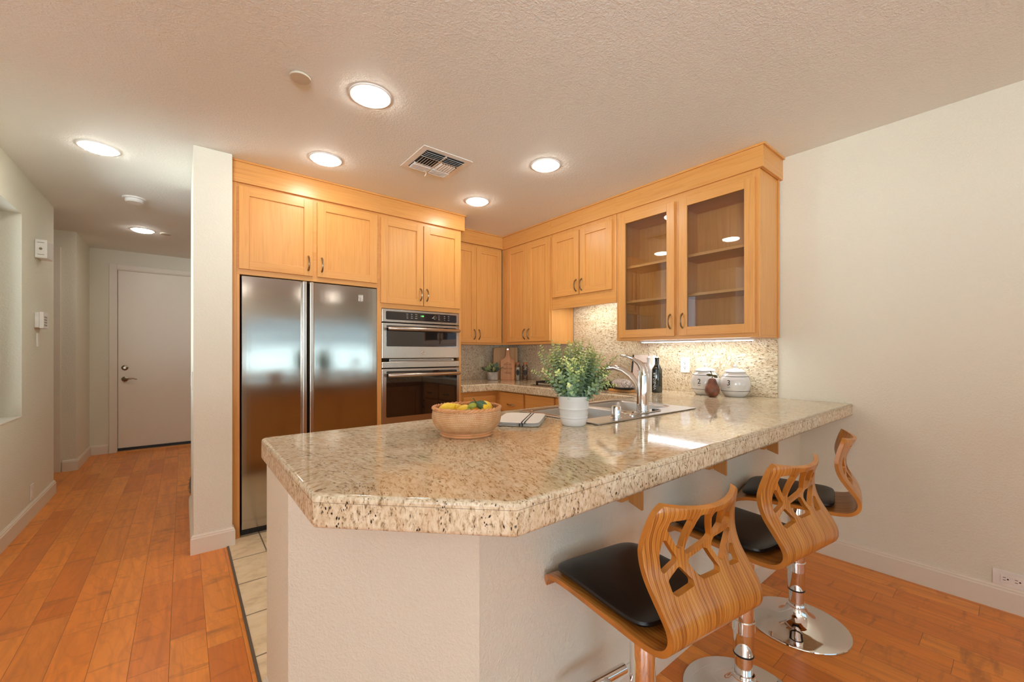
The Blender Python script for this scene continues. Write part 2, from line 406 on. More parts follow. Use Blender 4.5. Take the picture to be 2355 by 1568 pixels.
# ------------------------------------------------------------------ the shell
XL, XR, YF = -0.865, 3.01, 3.82       # hall's left wall, right wall, kitchen's back wall
struct(MB().box((-3.4, -4.1, -0.1), (5.4, 7.2, 0)), 'floor', 'floor', 'orange-brown hardwood plank floor')
struct(MB().box((0.226, 0.90, -0.02), (3.01, 3.82, 0.003)), 'floor_kitchen', 'tile', 'beige stone tile floor of the kitchen')
struct(MB().box((0.215, 0.90, -0.02), (0.226, 3.10, 0.005)), 'trim_1', plain('dark_edge_strip', (96, 84, 70), 0.5), 'dark strip between wood and tile floor')
struct(MB().prism([(-3.4, -4.1), (5.4, -4.1), (5.4, 7.2), (-3.4, 7.2), (-3.4, 5.07), (-1.061, 5.07), (-1.061, 2.75), (-3.4, 2.75)], CEIL, CEIL+0.12), 'ceiling', 'ceil', 'textured beige ceiling')
struct(MB().box((XR+0.15, -1.15, 0), (5.25, -1.0, CEIL)), 'wall_right_return', 'wall')
struct(MB().box((5.25, -4.1, 0), (5.4, -1.0, CEIL)), 'wall_east', 'wall')
struct(MB().box((XR, -1.15, 0), (XR+0.15, 4.0, CEIL)), 'wall_right', 'wall', 'textured cream wall beside the bar stools')
struct(MB().box((0.245, YF, 0), (XR, 4.0, CEIL)), 'wall_kitchen', 'wall')
struct(MB().box((0.05, 3.115, 0), (0.245, 4.0, CEIL)), 'wall_hall', 'wall', 'narrow cream wall end beside the refrigerator', bevel=0.004)
# left wall with a deep window opening
wl = MB()
wl.box((-1.06, 2.6, 0), (XL, 5.22, 0.765)); wl.box((-1.06, 2.6, 2.17), (XL, 5.22, CEIL))
wl.box((-1.06, 2.6, 0.765), (XL, 3.2, 2.17)); wl.box((-1.06, 4.324, 0.765), (XL, 5.22, 2.17))
struct(wl, 'wall_left', 'wall', 'beige hall wall with alarm box and keypad')
struct(MB().box((-3.4, 2.6, 0), (-1.06, 2.75, CEIL)), 'wall_left_return', 'wall')
struct(MB().box((-2.3, 5.07, 0), (-1.06, 5.22, CEIL)), 'wall_nook_front', 'wall')
struct(MB().box((-2.45, 5.07, 0), (-2.3, 6.28, CEIL)), 'wall_nook_side', 'wall')
nk = MB(); nk.box((-1.03, 6.13, 0), (-0.857, 6.28, CEIL)); nk.box((-2.3, 6.13, 2.20), (-1.03, 6.28, CEIL)); nk.box((-2.3, 6.13, 0), (-1.95, 6.28, 2.2))
struct(nk, 'wall_nook_back', 'wall')
struct(MB().box((-1.0, 6.28, 0), (-0.857, 6.9, CEIL)), 'wall_entry_side', 'wall')
en = MB(); en.box((-1.0, 6.9, 0), (-0.625, 7.05, CEIL)); en.box((0.31, 6.9, 0), (1.75, 7.05, CEIL)); en.box((-0.625, 6.9, 2.235), (0.31, 7.05, CEIL))
struct(en, 'wall_entry', 'wall')
struct(MB().box((1.6, 4.0, 0), (1.75, 6.9, CEIL)), 'wall_foyer', 'wall')
struct(MB().box((-3.4, 2.751, 0.0), (-1.061, 5.069, 0.02)), 'floor_patio', plain('pale_concrete', (196, 190, 180), 0.8), 'pale patio floor outside the hall window')
# living room behind the camera
ww = MB(); WY = (-2.9, -1.1); ww.box((-3.4, -4.1, 0), (-3.25, WY[0], CEIL)); ww.box((-3.4, WY[1], 0), (-3.25, 2.6, CEIL)); ww.box((-3.4, WY[0], 2.15), (-3.25, WY[1], CEIL)); ww.box((-3.4, WY[0], 0), (-3.25, WY[1], 0.8))
struct(ww, 'wall_west', 'wall')
WB = [(-3.15, -0.55), (0.4, 4.7)]; WZ = [(0.80, 2.32), (0.80, 2.0)]
wb = MB()
wb.box((-3.4, -4.1, 0), (WB[0][0], -3.95, CEIL)); wb.box((WB[0][1], -4.1, 0), (WB[1][0], -3.95, CEIL)); wb.box((WB[1][1], -4.1, 0), (5.25, -3.95, CEIL))
for (q0, q1), (e0, e1) in zip(WB, WZ): wb.box((q0, -4.1, 0), (q1, -3.95, e0)); wb.box((q0, -4.1, e1), (q1, -3.95, CEIL))
struct(wb, 'wall_back', 'wall')
def window(name, fn, a0, a1, z0, z1, blind=True, glass='pane'):
    """fn maps (along, depth, z) to world; depth 0 = room side"""
    w = tag(bpy.data.objects.new(name, None), kind='structure'); COL.objects.link(w); ORG[name] = Vector((0, 0, 0))
    f = MB(); t = 0.05
    for p, q in (((a0, z0), (a1, z0+t)), ((a0, z1-t), (a1, z1)), ((a0, z0), (a0+t, z1)), ((a1-t, z0), (a1, z1)), (((a0+a1)/2-0.02, z0), ((a0+a1)/2+0.02, z1))):
        f.box(fn(p[0], 0.08, p[1]), fn(q[0], 0.12, q[1]))
    build(f, 'window_frame', 'white', w)
    build(MB().box(fn(a0+t, 0.098, z0+t), fn(a1-t, 0.102, z1-t)), 'window_pane', glass, w)
    if blind:
        b = MB(); n = int((z1-z0)/0.05)
        for i in range(n):
            z = z0+0.03+i*0.05
            p = [fn(a0+0.01, 0.02, z), fn(a1-0.01, 0.02, z), fn(a1-0.01, 0.062, z+0.016), fn(a0+0.01, 0.062, z+0.016)]
            q = [(x, y, zz+0.003) for x, y, zz in p]
            b.add(p+q, [(0, 1, 2, 3), (4, 5, 6, 7), (0, 1, 5, 4), (1, 2, 6, 5), (2, 3, 7, 6), (3, 0, 4, 7)])
        b.box(fn(a0, 0.01, z1-0.05), fn(a1, 0.07, z1))
        build(b, 'blind', 'white', w)
    return w
window('window_1', lambda a, d, z: (XL-0.06-d, a, z), 3.2, 4.324, 0.765, 2.17, False, 'dimhall')
for i, (x0, x1) in enumerate(WB): window('window_%d' % (i+2), lambda a, d, z: (a, -3.95-d, z), x0, x1, *WZ[i], blind=i == 1, glass='pane' if i == 0 else 'dimglass')
window('window_4', lambda a, d, z: (-3.25-d, a, z), WY[0], WY[1], 0.8, 2.15, False)  # unseen window added to throw fill light on the right side
def portal(loc, rot, sx, sy):
    l = bpy.data.lights.new('sky_portal', 'AREA'); l.shape = 'RECTANGLE'; l.size = sx; l.size_y = sy; l.cycles.is_portal = True
    o = bpy.data.objects.new('sky_portal', l); COL.objects.link(o); o.location = loc; o.rotation_euler = rot
for (x0, x1), (e0, e1) in zip(WB, WZ): portal(((x0+x1)/2, -4.09, (e0+e1)/2), (PI/2, 0, 0), x1-x0, e1-e0)
portal((-3.395, (WY[0]+WY[1])/2, 1.475), (0, -PI/2, 0), 1.35, WY[1]-WY[0])
portal((-1.055, 3.76, 1.47), (0, -PI/2, 0), 1.4, 1.12)

# peninsula's low wall
PENI = [(0.222, 1.60), (0.222, 1.24), (0.592, 0.87), (XR, 0.87), (XR, 1.0), (0.646, 1.0), (0.352, 1.294), (0.352, 1.60)]
struct(MB().prism(PENI, 0, 0.846), 'wall_peninsula', 'wall', 'low cream wall carrying the granite counter')
def baseboard(name, pts, side=1, h=0.115, t=0.014):
    """profiled skirting along a polyline; thickness to the left (side=1) of the direction"""
    prof = [(0, 0), (t, 0), (t, h-0.022), (t*0.75, h-0.016), (t*0.75, h-0.01), (t*0.35, h-0.004), (t*0.3, h), (0, h)]
    P = [Vector((x, y, 0)) for x, y in pts]; ds = [(P[i+1]-P[i]).normalized() for i in range(len(P)-1)]
    rows = []
    for i, p in enumerate(P):
        d0 = ds[max(i-1, 0)]; d1 = ds[min(i, len(ds)-1)]
        n0 = Vector((-d0.y, d0.x, 0))*side; n1 = Vector((-d1.y, d1.x, 0))*side; m = (n0+n1).normalized(); m = m/max(0.3, m.dot(n0))
        rows.append([p+m*a+Vector((0, 0, b)) for a, b in prof])
    mb = MB(); k = len(prof); vs = [v for r in rows for v in r]; fs = []
    for i in range(len(P)-1):
        for j in range(k-1): fs.append((i*k+j, i*k+j+1, (i+1)*k+j+1, (i+1)*k+j))
    fs += [tuple(range(k)), tuple(range((len(P)-1)*k, len(P)*k))[::-1]]
    mb.add(vs, fs); return struct(mb, name, 'trim')
baseboard('baseboard_hall', [(0.245, 3.17), (0.245, 3.115), (0.05, 3.115), (0.05, 4.0)], 1) if False else None
baseboard('baseboard_hall', [(0.05, 4.0), (0.05, 3.115), (0.245, 3.115), (0.245, 3.17)], -1)
baseboard('baseboard_right', [(XR, -1.15), (XR, 0.87)], 1)
baseboard('baseboard_peninsula', [(0.222, 1.60), (0.222, 1.24), (0.592, 0.87), (XR-0.015, 0.87)], -1)
baseboard('baseboard_left', [(XL, 2.6), (XL, 5.22), (-1.06, 5.22)], -1)
baseboard('baseboard_nook', [(-0.955, 6.13), (-0.857, 6.13), (-0.857, 6.9), (-0.70, 6.9)], -1)
# sill of the opening in the hall wall
struct(MB().box((-1.05, 3.201, 0.7655), (XL+0.003, 4.3235, 0.774)), 'trim_2', 'trim', bevel=0.002)

# entry door and casing
d1 = tag(bpy.data.objects.new('door_1', None), 'plain cream entry door with lever handle at hall end', kind='structure'); COL.objects.link(d1)
build(MB().box((-0.615, 6.915, 0.045), (0.30, 6.96, 2.222)), 'door_leaf', 'door', d1, bevel=0.003)
build(MB().box((-0.617, 6.905, 0.012), (0.30, 6.955, 0.045)), 'door_sweep', 'black', d1)
dl = MB(); dl.lathe([(0.032, 0), (0.032, -0.006), (0.022, -0.012), (0.014, -0.016), (0.013, -0.03)], (-0.553, 6.915, 1.03), 20, axis='y')
build(dl, 'deadbolt', 'nickel', d1)
lv = MB(); lv.lathe([(0.032, 0), (0.032, -0.006), (0.018, -0.014), (0.012, -0.04), (0.0, -0.045)], (-0.553, 6.915, 0.89), 20, axis='y')
lv.tube([(-0.553, 6.87, 0.89), (-0.52, 6.868, 0.893), (-0.48, 6.868, 0.898), (-0.44, 6.87, 0.886)], [0.009, 0.009, 0.007, 0.005], 8)
build(lv, 'lever_handle', 'nickel', d1)
cs = MB(); 
for a, b in (((-0.69, 6.885, 0), (-0.622, 6.9, 2.29)), ((0.308, 6.885, 0), (0.37, 6.9, 2.29)), ((-0.622, 6.885, 2.232), (0.308, 6.9, 2.29))): cs.box(a, b)
cs.box((-0.635, 6.895, 0), (-0.618, 6.99, 2.235)); cs.box((-0.625, 6.895, 2.222), (0.31, 6.99, 2.235))
cs.box((-0.66, 7.0, 0), (0.34, 7.05, 2.28))  # unseen backing added to stop outdoor light leaking round the door
struct(cs, 'trim_3', 'trim', bevel=0.003)
struct(MB().box((-0.62, 6.86, 0), (0.305, 6.99, 0.014)), 'trim_4', 'wx')
# second door, seen edge-on behind the hall wall
d2 = tag(bpy.data.objects.new('door_2', None), kind='structure'); COL.objects.link(d2)
build(MB().box((-1.93, 6.14, 0.01), (-1.04, 6.18, 2.185)), 'door_leaf', 'door', d2, bevel=0.002)
for z in (1.95, 1.42, 0.9, 0.3):
    build(MB().lathe([(0.007, 0), (0.007, 0.09)], (-1.034, 6.128, z), 8), 'hinge', plain('dark_brass', (92, 78, 48), 0.35, 1.0), d2)
c2 = MB()
for a, b in (((-1.025, 6.115, 0), (-0.965, 6.13, 2.285)), ((-2.0, 6.115, 0), (-1.94, 6.13, 2.285)), ((-1.94, 6.115, 2.2), (-1.025, 6.13, 2.285))): c2.box(a, b)
c2.box((-1.96, 6.21, 0), (-1.02, 6.26, 2.24))  # unseen backing added to block outside light behind the second door
struct(c2, 'trim_5', 'trim', bevel=0.003)

# ------------------------------------------------------------------ cabinets
# 'y': front faces -Y (plane y=f), along = x ; 'x': front faces -X (plane x=f), along = y
def mp(pl, f):
    if pl == 'y': return lambda a, d, z: (a, f-d, z)
    return lambda a, d, z: (f-d, a, z)
def hm(pl): return 'wx' if pl == 'y' else 'wy'
def pull(pl, f, a, z, parent, vert=True, L=0.10):
    q = mp(pl, f); mb = MB(); pts = []; rr = []
    for i in range(9):
        t = i/8*2-1; u = t*L/2; d = 0.028*(1-t*t)**0.6 if abs(t) < 1 else 0.0
        pts.append(q(a, d, z+u) if vert else q(a+u, d, z)); rr.append(0.0042+0.0022*abs(t)**2)
    mb.tube(pts, rr, 8)
    return build(mb, 'handle', 'nickel', parent)
def door(pl, f, a0, a1, z0, z1, parent, handle=None, glass=False, fw=0.058, th=0.02, name='door'):
    """shaker door standing th proud of plane f; handle=(along, z)"""
    q = mp(pl, f); mb = MB()
    mb.box(q(a0, 0, z0), q(a0+fw, th, z1), 0); mb.box(q(a1-fw, 0, z0), q(a1, th, z1), 0)
    mb.box(q(a0+fw, 0, z0), q(a1-fw, th-0.0006, z0+fw), 1); mb.box(q(a0+fw, 0, z1-fw), q(a1-fw, th-0.0006, z1), 1)
    if not glass: mb.box(q(a0+fw-0.004, 0.001, z0+fw-0.004), q(a1-fw+0.004, th-0.011, z1-fw+0.004), 0)
    d = build(mb, name, ['wz', hm(pl)], parent, bevel=0.0015)
    if glass: build(MB().box(q(a0+fw-0.006, 0.006, z0+fw-0.006), q(a1-fw+0.006, 0.010, z1-fw+0.006)), 'glass_pane', 'pane', d)
    if handle: pull(pl, f-th, handle[0], handle[1], d)
    return d
def drawer(pl, f, a0, a1, z0, z1, parent, th=0.02, hz=None):
    q = mp(pl, f); d = build(MB().box(q(a0, 0, z0), q(a1, th, z1)), 'drawer', hm(pl), parent, bevel=0.004)
    pull(pl, f-th, (a0+a1)/2, hz or (z0+z1)/2, d, False); return d
def faceframe(mb, pl, f, a0, a1, z0, z1, opens, th=0.02):
    """face frame behind plane f, with openings (a0,a1,z0,z1) left as dark recess lines covered by the doors"""
    q = mp(pl, f); mb.box(q(a0, -th, z0), q(a1, 0, z1), 0)
def crown(pl, f, a0, a1, zb, parent, ret=None, back=None, cap=0.012):
    """flat crown board with a thin cap under the ceiling; ret=(sign, depth) returns the board round the end"""
    q = mp(pl, f); mb = MB()
    mb.box(q(a0, 0, zb), q(a1, -0.02, CEIL-0.013), 0); mb.box(q(a0-(cap if ret and ret < 0 else 0), cap*0.6, CEIL-0.013), q(a1+(cap if ret and ret > 0 else 0), -0.02, CEIL), 0)
    if ret:
        a = a0 if ret < 0 else a1
        mb.box(q(a, -0.02, zb), q(a-ret*0.02, back, CEIL-0.013), 1); mb.box(q(a+ret*cap, -0.02, CEIL-0.013), q(a-ret*0.02, back, CEIL), 1)
    return build(mb, 'crown_molding', [hm(pl), hm('x' if pl == 'y' else 'y')], parent, bevel=0.0012)

YC = 3.205            # front of the tall cabinets' boxes
# refrigerator enclosure
c = thing('refrigerator_cabinet', 'maple cabinet with two doors above the refrigerator', 'cabinet', (0.73, 3.5, 0))
mb = MB(); mb.box((0.25, YC-0.02, 0), (0.272, YF, 2.449), 1); mb.box((1.205, YC, 0), (1.218, YF, 2.449), 1)
mb.box((0.272, YC, 1.722), (1.205, YF, 2.449), 0); mb.box((0.272, YC-0.012, 1.722), (1.218, YC, 2.33), 0); mb.box((1.198, YC-0.012, 0), (1.218, YC, 1.722), 1); mb.box((0.272, YC-0.012, 0), (0.290, YC, 1.722), 1)
build(mb, 'cabinet_body', ['wx', 'wz'], c, bevel=0.001)
door('y', YC-0.0, 0.284, 0.727, 1.757, 2.296, c, (0.697, 1.845), th=0.03); door('y', YC-0.0, 0.756, 1.194, 1.757, 2.296, c, (0.786, 1.845), th=0.03)
crown('y', 3.173, 0.248, 1.218, 2.316, c)
# oven cabinet
c = thing('oven_cabinet', 'tall maple cabinet holding the microwave and wall oven', 'cabinet', (1.6, 3.5, 0))
mb = MB(); mb.box((1.218, YC, 0.10), (1.236, YF, 2.449), 1); mb.box((1.950, YC, 0.10), (1.972, YF, 2.449), 1)
mb.box((1.236, YC+0.45, 0.1), (1.95, YF, 2.449), 1); mb.box((1.236, YC, 1.575), (1.95, YC+0.45, 2.449), 0); mb.box((1.236, YC, 0.1), (1.95, YC+0.45, 0.42), 0)
mb.box((1.218, YC-0.012, 1.568), (1.972, YC, 2.33), 0); mb.box((1.218, YC-0.012, 0.1), (1.972, YC, 0.42), 0)
mb.box((1.218, YC-0.012, 0.42), (1.234, YC, 1.568), 1); mb.box((1.952, YC-0.012, 0.42), (1.972, YC, 1.568), 1)
mb.box((1.218, YC+0.05, 0), (1.972, YF, 0.1), 0)
build(mb, 'cabinet_body', ['wx', 'wz'], c, bevel=0.001)
door('y', YC, 1.224, 1.589, 1.607, 2.286, c, (1.563, 1.70), th=0.03); door('y', YC, 1.596, 1.954, 1.607, 2.286, c, (1.622, 1.70), th=0.03)
crown('y', 3.173, 1.218, 2.0, 2.316, c, 1, -(3.50-3.173))
door('y', YC, 1.24, 1.95, 0.12, 0.40, c, (1.60, 0.34), th=0.03)

# back wall upper, deep corner unit
YU = 3.53
c = thing('upper_cabinet', 'tall two-door maple upper cabinet on the back wall beside the ovens', 'cabinet', (2.35, 3.7, 1.3), group='maple wall cabinets')
mb = MB(); mb.box((1.975, YU, 1.318), (2.695, YF-0.001, 2.449), 1); mb.box((1.975, YU-0.004, 1.297), (2.695, YU+0.3, 1.318), 0)
build(mb, 'cabinet_body', ['wx', 'wz'], c, bevel=0.001)
door('y', YU, 1.985, 2.352, 1.318, 2.30, c, (2.325, 1.40)); door('y', YU, 2.356, 2.68, 1.318, 2.30, c, (2.383, 1.40))
crown('y', 3.50, 2.004, 2.684, 2.325, c)
# right wall uppers
XU = 2.70
def upper_x(y0, y1, z0, ztop=2.30, label='', name='upper_cabinet', side=True):
    c = thing(name, label, 'cabinet', ((XU+XR)/2, (y0+y1)/2, z0), group='maple wall cabinets')
    return c
c = upper_x(2.76, 3.53, 1.3, label='two-door maple upper cabinet on the right wall in the corner')
mb = MB(); mb.box((XU, 2.762, 1.318), (2.995, 3.528, 2.449), 1); mb.box((XU-0.004, 2.762, 1.297), (2.995, 3.528, 1.318), 0)
build(mb, 'cabinet_body', ['wy', 'wz'], c, bevel=0.001)
door('x', XU, 3.10, 3.42, 1.325, 2.30, c, (3.13, 1.40)); door('x', XU, 2.775, 3.095, 1.325, 2.30, c, (3.065, 1.40))
crown('x', 2.685, 2.76, 3.52, 2.318, c)
c = upper_x(2.025, 2.76, 1.6, label='short two-door maple cabinet above the cooktop')
mb = MB(); mb.box((XU, 2.027, 1.70), (2.995, 2.758, 2.449), 1); mb.box((XU, 2.027, 1.614), (XU+0.02, 2.758, 1.70), 0)
build(mb, 'cabinet_body', ['wy', 'wz'], c, bevel=0.001)
door('x', XU, 2.415, 2.74, 1.722, 2.282, c, (2.44, 1.80)); door('x', XU, 2.062, 2.400, 1.722, 2.282, c, (2.375, 1.80))
crown('x', 2.685, 2.025, 2.76, 2.318, c)
c = upper_x(0.985, 2.025, 1.3, label='large maple upper cabinet with two glass doors over the counter', name='glass_door_cabinet')
mb = MB(); y0, y1 = 0.985, 2.023
xi = XU+0.02
mb.box((xi, y0, 1.318), (2.984, y0+0.018, 2.449), 0); mb.box((xi, y1-0.018, 1.318), (2.984, y1, 2.449), 0)
mb.box((2.9845, y0, 1.318), (2.997, y1, 2.449), 0); mb.box((xi, y0+0.018, 1.319), (2.984, y1-0.018, 1.337), 1); mb.box((xi, y0+0.018, 2.24), (2.984, y1-0.018, 2.26), 1)
mb.box((xi, 1.51, 1.337), (2.984, 1.526, 2.24), 0)
# face frame
mb.box((XU, y0, 1.305), (xi-0.0003, y0+0.045, 2.449), 0); mb.box((XU, y1-0.045, 1.305), (xi-0.0003, y1, 2.449), 0)
mb.box((XU+0.0004, y0+0.045, 1.305), (xi-0.0003, y1-0.045, 1.36), 1); mb.box((XU+0.0004, y0+0.045, 2.225), (xi-0.0003, y1-0.045, 2.449), 1); mb.box((XU, 1.495, 1.36), (xi-0.0003, 1.54, 2.225), 0)
mb.box((xi, y0, 1.305), (2.997, y1, 1.3175), 1)
mb.box((2.983, 0.975, 1.305), (2.997, 0.9845, 2.32), 0)
build(mb, 'cabinet_body', ['wz', 'wy'], c, bevel=0.001)
for z in (1.60, 1.87):
    build(MB().box((XU+0.03, y0+0.02, z), (2.984, 1.508, z+0.019)), 'shelf', 'wy', c, bevel=0.001)
    build(MB().box((XU+0.03, 1.528, z), (2.984, y1-0.02, z+0.019)), 'shelf', 'wy', c, bevel=0.001)
door('x', XU, 1.525, 1.990, 1.328, 2.272, c, (1.553, 1.43), glass=True); door('x', XU, 1.008, 1.490, 1.330, 2.272, c, (1.462, 1.43), glass=True)
crown('x', 2.685, 0.962, 2.025, 2.318, c, -1, -(XR-2.685-0.001))

# base cabinets
XB = 2.40
c = thing('base_cabinet', 'maple base cabinet with drawer to the right of the ovens', 'cabinet', (2.2, 3.5, 0), group='maple base cabinets')
mb = MB(); mb.box((1.975, 3.22, 0.1), (XB, YF, 0.846), 0); mb.box((1.975, 3.28, 0.003), (XB, YF, 0.1), 0)
build(mb, 'cabinet_body', ['wx'], c, bevel=0.001)
drawer('y', 3.22, 2.005, 2.37, 0.68, 0.80, c); door('y', 3.22, 2.005, 2.37, 0.13, 0.665, c, (2.03, 0.60))
def base_x(y0, y1, label, two=False, dz=0.66):
    c = thing('base_cabinet', label, 'cabinet', (2.7, (y0+y1)/2, 0), group='maple base cabinets')
    mb = MB(); mb.box((XB, y0+0.001, 0.1), (XR-0.002, y1-0.001, 0.846), 0); mb.box((XB+0.06, y0+0.001, 0.003), (XR-0.002, y1-0.001, 0.1), 0)
    build(mb, 'cabinet_body', ['wy'], c, bevel=0.001)
    ye = min(y1, 3.16)
    drawer('x', XB, y0+0.012, ye-0.012, dz, 0.838, c, hz=(dz+0.80)/2)
    door('x', XB, y0+0.012, ye-0.012, 0.13, dz-0.015, c, (y0+0.045, dz-0.09)); return c
base_x(2.79, YF-0.002, 'maple corner base cabinet with wide drawer below the spice jars')
base_x(2.40, 2.79, 'narrow maple drawer cabinet under the left side of the cooktop')
base_x(2.01, 2.40, 'narrow maple drawer cabinet under the right side of the cooktop')
base_x(1.605, 2.01, 'maple drawer cabinet between cooktop and sink')
# cabinets on the kitchen side of the peninsula
c = thing('sink_cabinet', 'maple cabinet under the steel sink on the kitchen side', 'cabinet', (1.3, 1.3, 0))
mb = MB(); mb.box((0.66, 1.55, 0.1), (XB-0.001, 1.57, 0.846), 0); mb.box((0.355, 1.30, 0.1), (0.66, 1.57, 0.846), 0); mb.box((0.66, 1.002, 0.1), (0.68, 1.55, 0.846), 0); mb.box((0.66, 1.01, 0.1), (XB, 1.55, 0.12), 0)
mb.box((0.355, 1.31, 0.003), (XB-0.001, 1.50, 0.1), 0)
build(mb, 'cabinet_body', ['wx'], c, bevel=0.001)
def door_back(a0, a1, parent):
    mb = MB(); y = 1.57; fw = 0.058; z0, z1 = 0.13, 0.80
    mb.box((a0, y, z0), (a0+fw, y+0.02, z1)); mb.box((a1-fw, y, z0), (a1, y+0.02, z1)); mb.box((a0+fw, y, z0), (a1-fw, y+0.02, z0+fw)); mb.box((a0+fw, y, z1-fw), (a1-fw, y+0.02, z1)); mb.box((a0+fw, y, z0+fw), (a1-fw, y+0.01, z1-fw))
    build(mb, 'door', 'wz', parent, bevel=0.0015)
for k in range(4): door_back(0.37+k*0.5, 0.37+k*0.5+0.48, c)

# ------------------------------------------------------------------ worktop, one continuous slab with a hole for the sink
def rounded(pts, r, n=4):
    out = []; N = len(pts)
    for i in range(N):
        p = Vector(pts[i]); a = Vector(pts[i-1]); b = Vector(pts[(i+1) % N]); u = (a-p).normalized(); w = (b-p).normalized()
        rr = r[i] if isinstance(r, (list, tuple)) else r
        if rr <= 0: out.append(tuple(p)); continue
        ang = u.angle(w); d = rr/math.tan(ang/2); d = min(d, (a-p).length*0.49, (b-p).length*0.49)
        p0 = p+u*d; p1 = p+w*d
        for k in range(n+1):
            t = k/n; out.append(tuple((1-t)**2*p0+2*t*(1-t)*p+t*t*p1))
    return out
SX0, SX1, SY0, SY1 = 1.297, 2.09, 1.06, 1.565
def slab(name, outer, holes, z0, z1, bev, mats, parent=None):
    cu = bpy.data.curves.new(name, 'CURVE'); cu.dimensions = '2D'; cu.fill_mode = 'BOTH'
    for pts in [outer]+holes:
        sp = cu.splines.new('POLY'); sp.points.add(len(pts)-1); sp.use_cyclic_u = True
        for q, (x, y) in zip(sp.points, pts): q.co = (x, y, 0, 1)
    cu.extrude = (z1-z0)/2-bev; cu.bevel_depth = bev; cu.bevel_resolution = 3; cu.offset = -bev
    o = bpy.data.objects.new(name, cu); COL.objects.link(o); dg = bpy.context.evaluated_depsgraph_get()
    me = bpy.data.meshes.new_from_object(o.evaluated_get(dg)); bpy.data.objects.remove(o)
    me.transform(Matrix.Translation((0, 0, (z0+z1)/2))); me.materials.clear()
    for m in mats: me.materials.append(M[m])
    bm = bmesh.new(); bm.from_mesh(me); bmesh.ops.remove_doubles(bm, verts=bm.verts[:], dist=1e-5); bm.to_mesh(me); bm.free()
    for p in me.polygons:
        p.material_index = 0 if p.normal.z > 0.75 else 1
        p.use_smooth = abs(p.normal.z) < 0.999 and abs(p.normal.z) > 0.001
    return me
outer = rounded([(0.207, 1.635), (0.207, 0.905), (0.502, 0.61), (XR, 0.61), (XR, YF), (1.975, YF), (1.975, 3.17), (2.36, 3.17), (2.36, 1.635)], [0.03, 0.012, 0.012, 0, 0, 0, 0, 0.01, 0.01])
hole = rounded([(SX0+0.02, SY0+0.02), (SX1-0.02, SY0+0.02), (SX1-0.02, SY1-0.02), (SX0+0.02, SY1-0.02)], 0.02)
me = slab('countertop', outer, [hole], 0.847, CT, 0.010, ['gtop', 'gedge'])
ct = bpy.data.objects.new('countertop', me); COL.objects.link(ct)
tag(ct, 'thick speckled granite countertop running around the kitchen and peninsula', 'countertop')
# backsplash
solo(MB().box((2.998, 0.99, CT+0.001), (XR-0.0005, YF-0.014, 1.304)).box((2.998, 2.028, 1.3035), (XR-0.0005, 2.757, 1.66)), 'backsplash', 'gyz', 'speckled granite backsplash along the right wall behind the canisters', 'backsplash', (3.004, 2.4, CT))
solo(MB().box((1.975, YF-0.012, CT+0.001), (XR, YF, 1.304)), 'backsplash', 'gxz', 'granite backsplash on the back wall behind the small potted plant', 'backsplash', (2.5, 3.814, CT))
# counter brackets
for i, x in enumerate((1.197, 1.822, 2.42)):
    t = thing('counter_bracket', ['wooden bracket under the counter above the nearest stool', 'wooden bracket under the counter above the middle stool', 'wooden bracket under the counter close to the right wall'][i], 'bracket', (x, 0.85, 0.7), group='wooden brackets under the counter overhang')
    build(MB().box((x-0.040, 0.848, 0.700), (x+0.030, 0.87, 0.846)), 'back_plate', 'wz', t, bevel=0.001)
    pts = [(0.848, 0.846), (0.848, 0.694), (0.797, 0.678), (0.797, 0.846)]
    build(MB().prism(pts, x, x+0.012, fn=lambda a, b, cc: (cc, a, b)), 'rib', 'wz', t, bevel=0.001)

# ------------------------------------------------------------------ appliances
f = thing('refrigerator', 'side-by-side stainless steel refrigerator built into the maple cabinets', 'refrigerator', (0.75, 3.5, 0))
build(MB().box((0.296, 3.25, 0.05), (1.196, 3.80, 1.712)), 'body', 'dark', f)
def fdoor(x0, x1, side):
    mb = MB(); n = 14; P = [] ; y0 = 3.185
    # gently bowed front
    vs = []
    for i in range(n+1):
        t = i/n; x = x0+(x1-x0)*t; vs.append((x, y0+0.004*(2*t-1)**2))
    pts = vs+[(x1, 3.245), (x0, 3.245)]
    mb.prism(pts, 0.052, 1.714, 0, smooth=False)
    d = build(mb, 'door', 'steel', f, bevel=0.002)
    hx = x1 if side > 0 else x0
    h = MB(); h.box((hx-(0.030 if side > 0 else 0.0), 3.158, 0.06), (hx+(0.0 if side > 0 else 0.030), 3.188, 1.713))
    build(h, 'handle', 'steel2', d, bevel=0.006, seg=3); return d
dl_ = fdoor(0.300, 0.686, 1); dr_ = fdoor(0.702, 1.195, -1)
bd = MB()
for k in range(4): bd.box((1.055+k*0.009, 3.180, 1.605), (1.060+k*0.009, 3.186, 1.655))
build(bd, 'badge', 'chrome', dr_)
g = MB(); g.box((0.30, 3.225, 0.006), (1.195, 3.25, 0.05), 0)
for k in range(30): g.box((0.31+k*0.029, 3.222, 0.012), (0.322+k*0.029, 3.226, 0.042), 0)
build(g, 'toe_grille', 'black', f)
